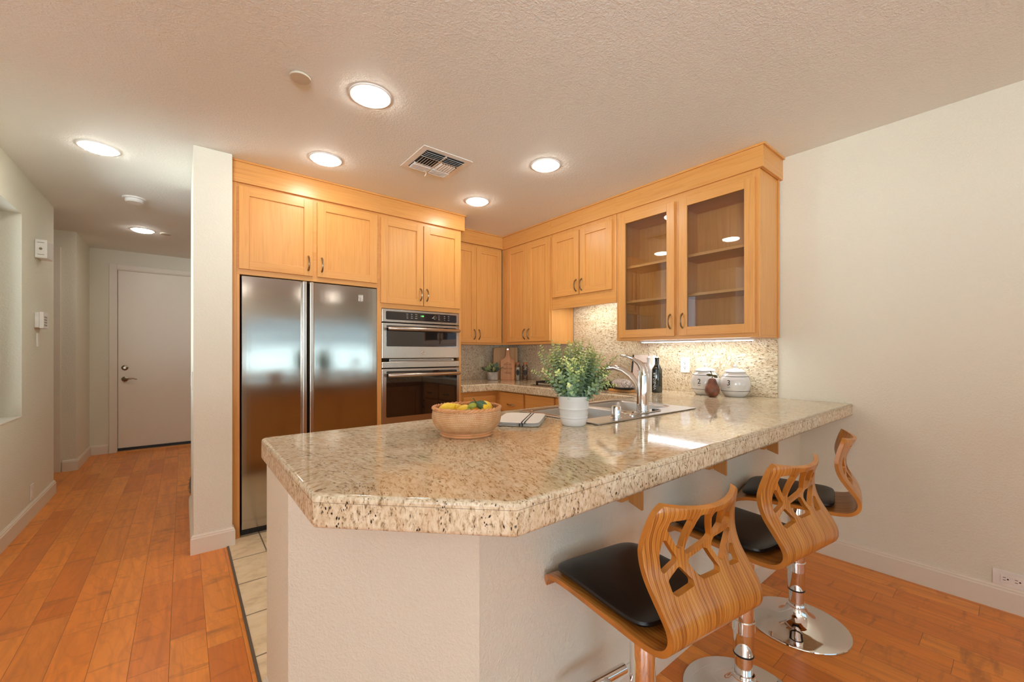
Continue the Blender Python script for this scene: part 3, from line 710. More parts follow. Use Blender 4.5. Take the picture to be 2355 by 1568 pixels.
# microwave above wall oven
def glass_front(x0, x1, z0, z1, y, parent, name, mat='glassblk'):
    pts = rounded([(x0, z0), (x1, z0), (x1, z1), (x0, z1)], 0.012)
    return build(MB().prism(pts, y, y+0.004, fn=lambda a, b, cc: (a, cc, b)), name, mat, parent)
def bar_handle(x0, x1, z, y, parent):
    mb = MB(); mb.tube([(x0, y-0.045, z), (x0+0.01, y-0.052, z), ((x0+x1)/2, y-0.06, z), (x1-0.01, y-0.052, z), (x1, y-0.045, z)], [0.013, 0.0155, 0.016, 0.0155, 0.013], 14, flat=1.0)
    for x in (x0+0.03, x1-0.03): mb.box((x-0.012, y-0.048, z-0.008), (x+0.012, y, z+0.008))
    return build(mb, 'handle', 'steel2', parent)
ox0, ox1, oy = 1.237, 1.951, 3.19
o = thing('built_in_microwave', 'built-in stainless microwave with green clock above the wall oven', 'microwave', (1.6, 3.4, 1.16))
build(MB().box((ox0+0.012, 3.225, 1.150), (ox1-0.012, 3.60, 1.560)), 'body', 'dark', o)
cp = build(MB().box((ox0, oy, 1.459), (ox1, 3.225, 1.564)), 'control_panel', 'steel2', o, bevel=0.003)
glass_front(1.268, 1.922, 1.478, 1.546, oy-0.002, cp, 'control_glass', 'screen')
kn = MB().lathe([(0.018, 0), (0.018, -0.012), (0.015, -0.016), (0, -0.016)], (1.702, oy-0.002, 1.513), 24, axis='y'); build(kn, 'knob', 'chrome', cp)
text_on([('1:08', 0.017, 0, 0)], 'green', cp, (1.585, oy-0.0035, 1.520), (1, 0, 0), (0, 0, 1), 'clock_digits')
tx = []
for cx_, row in ((1.45, ('Micro', 'Conv', 'Toast')), (1.49, ('Bake', 'Broil', 'Roast')), (1.53, ('Warm', 'Cook', 'Defrost')), (1.745, ('Start', 'Stop', 'Back')), (1.80, ('Light', 'Timer', 'Set')), (1.84, ('Clock', 'Fan', 'Lock'))):
    for k, w_ in enumerate(row): tx.append((w_, 0.007, cx_-1.5, 0.018-k*0.016))
text_on(tx, 'white', cp, (1.5, oy-0.0035, 1.513), (1, 0, 0), (0, 0, 1), 'control_lettering')
dd = build(MB().box((ox0, oy, 1.166), (ox1, 3.222, 1.450)), 'door', 'steel2', o, bevel=0.003)
glass_front(1.272, 1.920, 1.262, 1.432, oy-0.002, dd, 'door_glass')
bar_handle(1.275, 1.925, 1.405, oy, dd)
lg = MB().lathe([(0.017, 0), (0.017, -0.002), (0.015, -0.004), (0, -0.0045)], (1.594, oy, 1.213), 24, axis='y'); build(lg, 'badge', 'chrome', dd)
text_on([('GE', 0.018, 0, 0, {'shear': 0.3})], 'screen', dd, (1.594, oy-0.0046, 1.213), (1, 0, 0), (0, 0, 1), 'badge_lettering')
vt = MB(); vt.box((1.30, 3.20, 1.140), (1.90, 3.235, 1.160))
build(vt, 'vent_strip', 'steel2', o); build(MB().box((1.31, 3.197, 1.1465), (1.88, 3.2005, 1.1515)), 'vent_slot', 'black', o)
o = thing('wall_oven', 'stainless wall oven with dark glass door below the microwave', 'oven', (1.6, 3.4, 0.5))
build(MB().box((ox0+0.012, 3.225, 0.45), (ox1-0.012, 3.62, 1.135)), 'body', 'dark', o)
build(MB().box((ox0, oy, 1.088), (ox1, 3.225, 1.138)), 'top_panel', 'steel2', o, bevel=0.003)
dd = build(MB().box((ox0, oy, 0.56), (ox1, 3.222, 1.080)), 'door', 'steel2', o, bevel=0.003)
glass_front(1.272, 1.926, 0.690, 1.062, oy-0.002, dd, 'door_glass'); bar_handle(1.275, 1.93, 1.03, oy, dd)
build(MB().box((ox0, oy+0.006, 0.44), (ox1, 3.225, 0.55)), 'bottom_panel', 'steel2', o, bevel=0.002)
# hood and strip lamps
h = thing('range_hood', 'slim hood with lamp under the short cabinet over the cooktop', 'range hood', (2.86, 2.39, 1.66))
build(MB().box((2.725, 2.06, 1.672), (2.99, 2.73, 1.699)), 'hood_body', 'steel2', h)
build(MB().box((2.76, 2.20, 1.668), (2.86, 2.58, 1.6725)), 'lamp', emis('hood_lamp_lens', (1.0, 0.97, 0.90), 10), h)
u = thing('under_cabinet_light', 'thin lit strip lamp under the glass-door cabinet', 'light', (2.86, 1.5, 1.3))
build(MB().box((2.835, 1.08, 1.292), (2.885, 1.90, 1.3045)), 'housing', 'white', u); build(MB().box((2.840, 1.09, 1.289), (2.880, 1.89, 1.2925)), 'lens', 'bar', u)
# cooktop
k = thing('gas_cooktop', 'black gas cooktop with cast-iron grates on the right run', 'cooktop', (2.69, 2.39, CT))
build(MB().prism(rounded([(2.43, 2.02), (2.95, 2.02), (2.95, 2.77), (2.43, 2.77)], 0.02), CT+0.0005, CT+0.008), 'cooktop_plate', 'steel2', k, bevel=0.002)
build(MB().prism(rounded([(2.445, 2.035), (2.935, 2.035), (2.935, 2.755), (2.445, 2.755)], 0.02), CT+0.008, CT+0.011), 'glass_top', 'glassblk', k)
for yy in (2.56, 2.22):
    g = MB(); x0, x1, y0_, y1_ = 2.47, 2.92, yy-0.155, yy+0.155; z = CT+0.036
    for a, b in (((x0, y0_), (x1, y0_)), ((x0, y1_), (x1, y1_)), ((x0, y0_), (x0, y1_)), ((x1, y0_), (x1, y1_)), ((x0, yy), (x1, yy)), (((x0+x1)/2, y0_), ((x0+x1)/2, y1_))):
        g.box((a[0]-0.007, a[1]-0.007, z-0.008), (b[0]+0.007, b[1]+0.007, z+0.006))
    for x in (x0, x1):
        for y in (y0_, y1_): g.box((x-0.008, y-0.008, CT+0.0105), (x+0.008, y+0.008, z))
    for x in (2.59, 2.80):
        for a in range(4):
            dx, dy = math.cos(a*PI/2+PI/4), math.sin(a*PI/2+PI/4); g.tube([(x+dx*0.03, yy+dy*0.03, z), (x+dx*0.10, yy+dy*0.10, z)], 0.006, 6)
    build(g, 'grate', 'iron', k, bevel=0.002)
    for x in (2.59, 2.80): build(MB().lathe([(0.045, CT+0.011), (0.045, CT+0.018), (0.03, CT+0.020), (0.03, CT+0.026), (0, CT+0.027)], (x, yy, 0), 20), 'burner', 'iron', k)
# kettle on the far burner
kt = thing('kettle', 'black kettle with an orange handle behind the big potted plant', 'kettle', (2.80, 2.56, CT+0.043))
zk = CT+0.0435
build(MB().lathe([(0.07, zk), (0.082, zk+0.01), (0.085, zk+0.05), (0.075, zk+0.10), (0.05, zk+0.13), (0.02, zk+0.14), (0, zk+0.14)], (2.80, 2.56, 0), 28), 'kettle_body', 'black', kt)
build(MB().tube([(2.80, 2.635, zk+0.10), (2.80, 2.64, zk+0.16), (2.80, 2.60, zk+0.195), (2.80, 2.52, zk+0.195), (2.80, 2.48, zk+0.16), (2.80, 2.485, zk+0.10)], 0.009, 8), 'kettle_handle', plain('orange_wood', (200, 96, 36), 0.4), kt)
build(MB().tube([(2.74, 2.51, zk+0.05), (2.71, 2.48, zk+0.09), (2.70, 2.47, zk+0.12)], [0.02, 0.014, 0.01], 10), 'spout', 'black', kt)

# ------------------------------------------------------------------ sink and tap
s_ = thing('sink', 'double-bowl stainless steel drop-in sink set into the granite', 'sink', (1.69, 1.31, CT))
def rr(x0, y0, x1, y1, r): return rounded([(x0, y0), (x1, y0), (x1, y1), (x0, y1)], r, 5)
xm = 1.70
mb_me = slab('sink_rim', rr(SX0, SY0, SX1, SY1, 0.018), [rr(SX0+0.035, SY0+0.115, xm-0.016, SY1-0.03, 0.055), rr(xm+0.016, SY0+0.115, SX1-0.035, SY1-0.03, 0.055)], CT+0.0004, CT+0.0066, 0.0028, ['sink', 'sink'])
build(mb_me, 'rim', [], s_)
for a, b in ((SX0+0.035, xm-0.016), (xm+0.016, SX1-0.035)):
    rings = []; mb = MB(); n = None
    for z, ins, r in ((CT+0.005, 0, 0.055), (CT-0.004, 0.003, 0.055), (CT-0.15, 0.012, 0.06), (CT-0.18, 0.03, 0.06), (CT-0.19, 0.07, 0.05)):
        pts = rr(a+ins, SY0+0.115+ins, b-ins, SY1-0.03-ins, r); n = len(pts); rings.append([(x, y, z) for x, y in pts])
    vs = [p for r_ in rings for p in r_]; fs = [(i*n+j, i*n+(j+1) % n, (i+1)*n+(j+1) % n, (i+1)*n+j) for i in range(len(rings)-1) for j in range(n)]
    fs.append(tuple(range((len(rings)-1)*n, len(rings)*n))); mb.add(vs, fs, 0, True)
    bw = build(mb, 'basin', 'sink', s_); so = bw.modifiers.new('t', 'SOLIDIFY'); so.thickness = 0.0015; so.offset = 0
    build(MB().lathe([(0.04, CT-0.1895), (0.038, CT-0.187), (0.025, CT-0.1885), (0, CT-0.1885)], ((a+b)/2, 1.33, 0), 20), 'drain', 'chrome', s_)
fx, fy, fz = 1.706, 1.130, CT+0.0066
t = thing('faucet', 'chrome single-lever kitchen faucet with arched spout behind the sink ledge', 'faucet', (fx, fy, fz))
pl_ = MB().prism([(fx-0.13+0.03*math.cos(a)*0, fy) for a in ()] or rounded([(fx-0.13, fy-0.026), (fx+0.13, fy-0.026), (fx+0.13, fy+0.026), (fx-0.13, fy+0.026)], 0.024, 5), fz, fz+0.006)
build(pl_, 'deck_plate', 'chrome', t, bevel=0.002)
bp = MB().lathe([(0.0285, fz+0.006), (0.0285, fz+0.012), (0.0275, fz+0.013), (0.0265, fz+0.08), (0.0235, fz+0.16), (0.0215, fz+0.185), (0.021, fz+0.187), (0.0205, fz+0.192), (0.0195, fz+0.200), (0, fz+0.204)], (fx, fy, 0), 32)
build(bp, 'body', 'chrome', t)
build(MB().lathe([(0.0285, fz+0.0058), (0.0285, fz+0.0075)], (fx, fy, 0), 32), 'gasket', 'black', t)
sp = [(fx, fy+0.006, fz+0.085), (fx, fy+0.03, fz+0.135), (fx, fy+0.065, fz+0.172), (fx, fy+0.11, fz+0.199), (fx, fy+0.16, fz+0.211), (fx, fy+0.21, fz+0.206), (fx, fy+0.25, fz+0.188), (fx, fy+0.275, fz+0.166)]
build(MB().tube(sp, [0.018, 0.018, 0.0165, 0.0155, 0.015, 0.0145, 0.0145, 0.012], 18), 'spout', 'chrome', t)
hd = [(fx, fy-0.006, fz+0.178), (fx, fy-0.002, fz+0.208), (fx, fy+0.016, fz+0.233), (fx, fy+0.048, fz+0.253), (fx, fy+0.088, fz+0.266), (fx, fy+0.128, fz+0.271)]
build(MB().tube(hd, [0.0205, 0.019, 0.015, 0.010, 0.0075, 0.005], 16), 'lever', 'chrome', t)
t = solo(MB().lathe([(0.024, 0), (0.024, 0.004), (0.0205, 0.005), (0.0205, 0.050), (0.018, 0.0545), (0, 0.055)], (1.462, 1.100, fz), 28), 'air_gap_cap', 'chrome', 'short chrome cylinder cap on the sink ledge beside the white pot', 'sink fitting', (1.462, 1.100, fz))
t = solo(MB().lathe([(0.017, 0), (0.017, 0.004), (0.011, 0.008), (0, 0.009)], (1.585, 1.105, fz), 20).tube([(1.585, 1.105, fz+0.006), (1.60, 1.10, fz+0.012), (1.625, 1.09, fz+0.010)], 0.004, 8), 'soap_dispenser', 'chrome', 'low chrome fitting on the sink ledge between cap and faucet', 'sink fitting', (1.585, 1.105, fz))

# ------------------------------------------------------------------ things on the peninsula
def wicker():
    t = NT('woven_rattan'); tc = t.n('TexCoord'); sp = t.n('SeparateXYZ'); t.l(tc.outputs['Object'], sp.inputs[0])
    an = t.math('ARCTAN2', sp.outputs[1], sp.outputs[0]); row = t.math('MULTIPLY', sp.outputs[2], 158)
    ri = t.math('FLOOR', row); u = t.math('ADD', t.math('MULTIPLY', an, 21.0), t.math('MULTIPLY', t.math('MODULO', ri, 2), 0.5))
    fu = t.math('PINGPONG', u, 0.5); fv = t.math('PINGPONG', row, 0.5)
    a_ = t.ramp(fu, [(0.07, 0.0), (0.17, 1.0)]); b_ = t.ramp(fv, [(0.18, 0.0), (0.38, 1.0)])
    h = t.math('SUBTRACT', 1.0, t.math('MULTIPLY', t.math('SUBTRACT', 1.0, a_), t.math('SUBTRACT', 1.0, b_)))
    h = t.math('MULTIPLY', h, t.math('ADD', 0.86, t.math('MULTIPLY', b_, 0.14)))  # slight shading between the woven rows, put into the colour
    n = t.noise(t.vec((30, 30, 30)), 1, 3)
    c = t.ramp(n, [(0.3, lin((214, 156, 104))), (0.7, lin((236, 190, 142)))])
    t.col(t.mix(h, lin((122, 76, 42)), c)); t.set(Roughness=0.5); t.bump(h, 0.9, 0.003); return t.m
M['wicker'] = wicker(); M['rattan'] = plain('rattan_rod', (214, 152, 100), 0.45, 0, 0.12)
bx, by = 0.792, 1.243
b = thing('wicker_bowl', 'round woven rattan bowl holding lemons on the granite counter', 'bowl', (bx, by, CT))
R = 0.123
prof = [(0.0, 0.012), (0.085, 0.012), (0.104, 0.024), (0.119, 0.045), (0.1235, 0.066), (0.121, 0.086), (0.117, 0.095), (0.112, 0.093), (0.1155, 0.085), (0.118, 0.066), (0.113, 0.045), (0.098, 0.028), (0.08, 0.018), (0, 0.018)]
bwl = MB().lathe([(r, z) for r, z in prof], (0, 0, 0), 72, caps=False)
bo = build(bwl, 'woven_body', 'wicker'); bo.parent = b
rim = MB()
for ph in range(2):
    pts = []
    for i in range(145):
        a = 2*PI*i/144; q = a*22+ph*PI; pts.append((bx+(0.1175+0.003*math.cos(q))*math.cos(a), by+(0.1175+0.003*math.cos(q))*math.sin(a), CT+0.0965+0.003*math.sin(q)))
    rim.tube(pts, 0.0042, 6, caps=False)
build(rim, 'braided_rim', 'rattan', b)
ft = MB()
for r, z in ((0.090, 0.005), (0.088, 0.012)):
    ft.tube([(bx+r*math.cos(2*PI*i/64), by+r*math.sin(2*PI*i/64), CT+z) for i in range(65)], 0.0045, 6, caps=False)
build(ft, 'foot_ring', 'rattan', b)
def citrus(name): 
    t = NT(name[0]); n = t.noise(t.vec(), 90, 2); c = lin(name[1]); t.col(t.ramp(t.noise(t.vec(), 9, 2), [(0.3, tuple(x*0.9 for x in c)), (0.7, c)])); t.set(Roughness=0.38); t.bump(n, 0.15, 0.001); return t.m
M['lemon'] = citrus(('lemon_skin', (250, 206, 56))); M['lime'] = citrus(('lime_skin', (158, 160, 52))); M['orange'] = citrus(('orange_skin', (236, 150, 36)))
lem = [(0, -0.047), (0.005, -0.046), (0.010, -0.040), (0.024, -0.028), (0.031, -0.010), (0.032, 0.006), (0.026, 0.024), (0.012, 0.037), (0.006, 0.042), (0.004, 0.047), (0, 0.048)]
first = None
for i, (dx, dy, dz, rx, rz, sc, lb) in enumerate(((-0.066, 0.030, 0.074, 0.9, 0.9, 0.88, 'lemon at the left of the wicker bowl, leaning on its rim'), (-0.006, 0.004, 0.068, 1.4, 0.3, 0.86, 'lemon in the middle of the wicker bowl behind the green fruit'), (0.056, -0.030, 0.078, 1.45, 2.4, 0.92, 'largest showing lemon, right of the leaf in the wicker bowl'), (0.068, 0.042, 0.070, 1.5, 1.0, 0.78, 'lemon low against the right inside of the wicker bowl'), (0.000, 0.078, 0.066, 1.5, 1.5, 0.8, 'lemon at the back of the wicker bowl'))):
    if first is None:
        o = build(MB().lathe(lem, n=24), 'lemon', 'lemon'); first = o
    else: o = first.copy(); COL.objects.link(o)
    o.location = (bx+dx, by+dy, CT+dz+0.010); o.rotation_euler = (rx, 0, rz); o.scale = (sc,)*3
    tag(o, lb, 'lemon', 'lemons in the wicker bowl')
oo = solo(MB().lathe([(0.024*math.sin(PI*i/12), -0.024*math.cos(PI*i/12)) for i in range(13)], (bx+0.012, by-0.030, CT+0.078), 20), 'orange', 'orange', 'small orange half hidden under the green leaf in the bowl', 'orange', (bx+0.012, by-0.030, CT+0.078))
first = None
for dx, dy, dz, r, lb in ((-0.014, -0.042, 0.074, 1.0, 'green fruit lying left in front of the lemons'), (-0.004, -0.050, 0.072, 0.85, 'smallest green fruit at the front of the bowl'), (0.004, -0.026, 0.088, 1.15, 'green fruit on top beside the leaf')):
    if first is None: o = first = build(MB().lathe([(0.0135*math.sin(PI*i/12), -0.017*math.cos(PI*i/12)) for i in range(13)], n=18), 'lime', 'lime')
    else: o = first.copy(); COL.objects.link(o)
    o.location = (bx+dx*1.5, by+dy, CT+dz+0.010); o.rotation_euler = (0.9, 0.4, dx*40); o.scale = (r,)*3; tag(o, lb, 'green fruit', 'green fruit in the wicker bowl')
def leaf_mesh(mb, c, d, u, L, Wd, m=0, fold=0.15, n=4):
    """pointed-oval leaf from c along d, width along d x u"""
    c = Vector(c); d = Vector(d).normalized(); s = d.cross(Vector(u))
    if s.length < 1e-4: s = d.cross(Vector((1, 0, 0)))
    s.normalize(); nn = s.cross(d)
    L_ = []; vs = [];
    for i in range(n+1):
        t = i/n; w = Wd/2*math.sin(PI*min(1, t*0.92+0.06))**0.8; ctr = c+d*L*t+nn*(-fold*L*t*t*0.6)
        vs += [ctr-s*w+nn*w*fold*2, ctr, ctr+s*w+nn*w*fold*2]
    fs = []
    for i in range(n): fs += [(i*3, i*3+1, i*3+4, i*3+3), (i*3+1, i*3+2, i*3+5, i*3+4)]
    mb.add(vs, fs, m, True)
M['leafdk'] = plain('dark_leaf', (70, 92, 44), 0.5, 0, 0.2)
lf = thing('leaf_sprig', 'dark green leaf sprig lying on the fruit in the bowl', 'leaf', (bx+0.02, by-0.04, CT+0.1))
mb = MB(); c0 = (bx+0.016, by-0.035, CT+0.115)
leaf_mesh(mb, c0, (0.80, -0.62, -0.38), (-0.5, -0.75, 0.6), 0.046, 0.030); leaf_mesh(mb, c0, (0.55, -0.7, -0.7), (-0.5, -0.75, 0.5), 0.036, 0.024); leaf_mesh(mb, c0, (-0.75, 0.5, -0.45), (-0.5, -0.75, 0.5), 0.032, 0.020)
build(mb, 'leaf', 'leafdk', lf); build(MB().tube([c0, (c0[0]-0.012, c0[1], c0[2]+0.016)], 0.0015, 6), 'stem', 'leafdk', lf)
# folded towel
def cloth():
    t = NT('white_cotton'); n = t.noise(t.vec((400, 400, 400)), 1, 2); t.col(lin((238, 233, 226))); t.bump(n, 0.2, 0.001); t.set(Roughness=0.85); return t.m
M['cloth'] = cloth()
tw = thing('folded_towel', 'folded white towel with thin black stripes between bowl and sink', 'towel', (1.125, 1.335, CT+0.0005), math.radians(40), local=True)
def pillow(mb, x0, y0, z0, x1, y1, z1, m=0, k=3.2, nx=16, ny=14, e=6):
    vs = []; fs = []
    cx_, cy_, cz = (x0+x1)/2, (y0+y1)/2, (z0+z1)/2; hx, hy, hz = (x1-x0)/2, (y1-y0)/2, (z1-z0)/2
    N, Q = nx*4, ny
    for j in range(Q+1):
        ph = -PI/2+PI*j/Q; cp_ = math.copysign(abs(math.cos(ph))**(2/k), math.cos(ph)); sp_ = math.copysign(abs(math.sin(ph))**(2/k), math.sin(ph))
        for i in range(N):
            th = 2*PI*i/N; ct_ = math.copysign(abs(math.cos(th))**(2/e), math.cos(th)); st_ = math.copysign(abs(math.sin(th))**(2/e), math.sin(th))
            vs.append((cx_+hx*cp_*ct_, cy_+hy*cp_*st_, cz+hz*sp_))
    for j in range(Q):
        for i in range(N): fs.append((j*N+i, j*N+(i+1) % N, (j+1)*N+(i+1) % N, (j+1)*N+i))
    mb.add(vs, fs, m, True)
mb = MB()
for i, (z, ins) in enumerate(((0, 0), (0.006, 0.002), (0.012, 0.001))): pillow(mb, -0.14+ins, -0.092+ins, z, 0.135-ins, 0.092, z+0.0062, 0, 2.6, 16, 8, 9)
build(mb, 'towel_body', 'cloth', tw)
st = MB()
for y in (-0.036, -0.024): st.box((-0.120, y-0.002, 0.0172), (0.115, y+0.002, 0.0190)); st.box((-0.1395, y-0.002, 0.0125), (-0.120, y+0.002, 0.0184)); st.box((-0.1420, y+0.006, 0.002), (-0.137, y+0.010, 0.0130))
build(st, 'black_stripe', 'ink', tw)
# potted eucalyptus
px_, py_ = 1.230, 1.133
p = thing('potted_eucalyptus', 'bushy green eucalyptus in a white ribbed ceramic pot beside the sink', 'potted plant', (px_, py_, CT))
pot = [(0.0, 0.0005), (0.044, 0.0005), (0.050, 0.006), (0.0535, 0.022), (0.0545, 0.031), (0.0565, 0.033), (0.0565, 0.036), (0.0552, 0.038), (0.0575, 0.055), (0.059, 0.066), (0.0608, 0.068), (0.0608, 0.071), (0.0595, 0.073), (0.0608, 0.098), (0.0618, 0.100), (0.0618, 0.103), (0.0625, 0.105), (0.0640, 0.117), (0.0615, 0.119), (0.0595, 0.116), (0.058, 0.100), (0.0, 0.098)]
build(MB().lathe([(r, CT+z) for r, z in pot], (px_, py_, 0), 48, caps=False), 'pot', 'ceramic', p)
build(MB().lathe([(0.0585, CT+0.099), (0.03, CT+0.106), (0, CT+0.108)], (px_, py_, 0), 24), 'soil', plain('dry_moss', (74, 66, 40), 0.9), p)
M['euc'] = [plain('eucalyptus_leaf_grey', (168, 192, 160), 0.55, 0, 0.15), plain('eucalyptus_leaf_mid', (168, 192, 134), 0.55, 0, 0.15), plain('eucalyptus_leaf_young', (214, 222, 144), 0.55, 0, 0.1), plain('eucalyptus_stem', (126, 128, 62), 0.6), plain('eucalyptus_leaf_deep', (132, 164, 128), 0.6, 0, 0.15)]
rg = random.Random(4); fo = MB(); stm = MB()
for i in range(104):
    az = rg.uniform(0, 2*PI); el = rg.uniform(0.0, 1.0)**0.62; tilt = (1-el)*1.30+0.05; L = rg.uniform(0.135, 0.175)*(1.0-0.14*max(0, tilt-0.7)); L *= 1.42 if tilt < 0.30 else (1.22 if tilt < 0.6 else 1.0)
    if i == 0: az, tilt, L = math.radians(150), 0.50, 0.245
    if i == 1: az, tilt, L = math.radians(-45), 0.66, 0.205
    if i == 2: az, tilt, L = math.radians(150), 0.95, 0.18
    r0 = 0.045*math.sqrt(rg.random()); base = Vector((px_+r0*math.cos(az), py_+r0*math.sin(az), CT+0.102))
    dirv = Vector((math.sin(tilt)*math.cos(az), math.sin(tilt)*math.sin(az), math.cos(tilt))); pts = []
    n = int(L/0.0105)
    for k in range(n+1):
        t_ = k/n; q = base+dirv*L*t_+Vector((0, 0, 0.018*math.sin(t_*2.4)*(1 if tilt > .5 else 0)))+Vector((rg.uniform(-.001, .001), rg.uniform(-.001, .001), 0)); pts.append(q)
        if k >= 1:
            ax = rg.uniform(0, PI) if k == 1 else ax+PI/2+rg.uniform(-.3, .3)
            u1 = dirv.cross(Vector((0.3, 0.2, 1))).normalized(); u2 = dirv.cross(u1)
            side = u1*math.cos(ax)+u2*math.sin(ax); sz = (0.0215-0.0105*t_**1.5)*rg.uniform(0.85, 1.2)
            m = 2 if t_ > 0.86 or (t_ > .6 and rg.random() < .13) else (rg.choice((0, 1, 1)) if t_ > 0.45 else rg.choice((0, 0, 4, 1)))
            for sgn in (1, -1): leaf_mesh(fo, q, side*sgn+dirv*rg.uniform(0.25, 0.7), dirv, sz, sz*0.86, m, 0.18, 3)
    stm.tube(pts, 0.0011, 4)
build(fo, 'foliage', M['euc'], p, fixn=False); build(stm, 'stems', M['euc'][3], p)

# ------------------------------------------------------------------ things along the right wall
M['cbottle'] = plain('dark_green_glass', (10, 26, 22), 0.06, 0, 0.0, Specular_IOR_Level=0.9)
def bottle(x, y, name, mat, lettering, tcol, label, cat='bottle'):
    t = thing(name, label, cat, (x, y, CT)); z = CT+0.0005; mb = MB(); w = 0.0285
    rings = []
    for r, h, rad in ((w*0.95, 0, 0.008), (w, 0.006, 0.008), (w, 0.165, 0.010), (w*0.95, 0.178, 0.016), (0.020, 0.196, 0.017), (0.0145, 0.206, 0.0140), (0.0135, 0.245, 0.0130), (0.0155, 0.248, 0.0150), (0.0155, 0.256, 0.0150)):
        rings.append([(px2+x, py2+y, z+h) for px2, py2 in rounded([(-r, -r), (r, -r), (r, r), (-r, r)], rad, 4)])
    n = len(rings[0]); vs = [q for r_ in rings for q in r_]
    fs = [(i*n+j, i*n+(j+1) % n, (i+1)*n+(j+1) % n, (i+1)*n+j) for i in range(len(rings)-1) for j in range(n)]+[tuple(range(n))[::-1], tuple(range((len(rings)-1)*n, len(rings)*n))]
    mb.add(vs, fs, 0, True); build(mb, 'bottle_body', mat, t)
    pm = MB(); pm.lathe([(0.009, z+0.256), (0.009, z+0.262), (0.004, z+0.265)], (x, y, 0), 12); pm.tube([(x, y, z+0.264), (x, y, z+0.286), (x-0.006, y+0.004, z+0.298), (x-0.010, y+0.006, z+0.302)], 0.0028, 8)
    build(pm, 'pourer', 'chrome', t)
    text_on([(lettering, 0.030, 0, 0, {'space': 1.05})], tcol, t, (x-w-0.0006, y, z+0.085), (0, 0, 1), (0, 1, 0))
    return t
M['wtext'] = plain('white_print', (214, 218, 214), 0.5); M['gtext'] = plain('grey_print', (150, 140, 128), 0.5)
for o in (bottle(2.735, 1.690, 'vinegar_bottle', 'cbottle', 'VINEGAR', 'wtext', 'dark green square vinegar bottle with pourer'), bottle(2.80, 1.800, 'oil_bottle', 'ceramic', 'OIL', 'gtext', 'white square oil bottle with pourer behind the dark bottle')):
    pass
# cookbook on a stand
cb = thing('cookbook', 'pale cookbook standing open-faced behind the faucet against the backsplash', 'book', (2.90, 1.93, CT+0.03), math.radians(-90+12), local=True)
# local: x right as seen, y away from viewer, z up ; leaning back
def lean(a, b, c_, ang=0.21): return (a, c_*math.cos(ang)+b*math.sin(ang), b*math.cos(ang)-c_*math.sin(ang))
build(MB().prism([(-0.085, 0), (0.072, 0), (0.072, 0.262), (-0.085, 0.262)], 0, 0.004, fn=lean), 'front_cover', plain('pale_cover', (206, 186, 172), 0.5), cb)
build(MB().prism([(-0.083, 0.003), (0.070, 0.003), (0.070, 0.258), (-0.083, 0.258)], 0.0042, 0.022, fn=lean), 'pages', 'cloth', cb)
build(MB().prism([(-0.10, 0), (-0.0855, 0), (-0.0855, 0.262), (-0.10, 0.262)], 0, 0.026, fn=lean), 'spine', 'black', cb)
build(MB().prism([(0.0725, 0), (0.088, 0), (0.115, 0.25), (0.0725, 0.262)], 0.001, 0.006, fn=lean), 'white_page', 'white', cb)
ORGc = cb
txm = []
def cover_wrap(p): return Vector(lean(p.x-0.006, p.y, -0.0006-p.z))
text_on([('Magnolia', 0.030, 0, 0.195, {'shear': 0.45}), ('Table', 0.026, 0.004, 0.168, {'shear': 0.45}), ('RECIPES FOR GATHERING', 0.0075, 0, 0.128), ('~', 0.03, 0, 0.09)], 'burn', cb, None, (1, 0, 0), (0, 0, 1), wrap=cover_wrap)
# wooden board, mitt, stand
bs = solo(MB().prism(rounded([(2.55, 1.80), (2.92, 1.80), (2.92, 2.005), (2.55, 2.005)], 0.03), CT+0.0005, CT+0.019), 'cutting_board', 'wy', 'wooden board lying flat under the oven mitt and cookbook', 'cutting board', (2.73, 1.9, CT), bevel=0.004)
cb.location.z = CT+0.0195; 
def mittm():
    t = NT('patterned_quilt'); tc = t.n('TexCoord'); v = t.n('TexVoronoi'); v.inputs['Scale'].default_value = 60; t.l(tc.outputs['Object'], v.inputs['Vector'])
    n = t.noise(tc.outputs['Object'], 120, 3)
    f = t.math('ADD', v.outputs['Distance'], t.math('MULTIPLY', n, 0.5))
    t.col(t.ramp(f, [(0.5, lin((120, 110, 104))), (0.62, lin((226, 218, 210))), (0.9, lin((150, 138, 130)))])); t.set(Roughness=0.85); t.bump(f, 0.4, 0.002); return t.m
M['mitt'] = mittm()
mt = thing('oven_mitt', 'grey patterned oven mitt with black lining lying on the board', 'oven mitt', (2.60, 1.905, CT+0.0195), math.radians(58), local=True)
mb = MB(); pillow(mb, -0.150, -0.070, 0, 0.10, 0.070, 0.075, 0, 2.3, 14, 12, 2.6); pillow(mb, -0.09, -0.10, 0.002, 0.02, -0.035, 0.038, 0, 2.2, 10, 10, 2.2)
build(mb, 'quilted_shell', 'mitt', mt)
mb = MB(); pillow(mb, 0.055, -0.068, 0.001, 0.125, 0.068, 0.062, 0, 2.6, 12, 10, 3); pillow(mb, -0.148, -0.064, -0.0, 0.10, 0.064, 0.020, 0, 2.3, 12, 10, 2.6)
build(mb, 'black_lining', 'leather', mt)
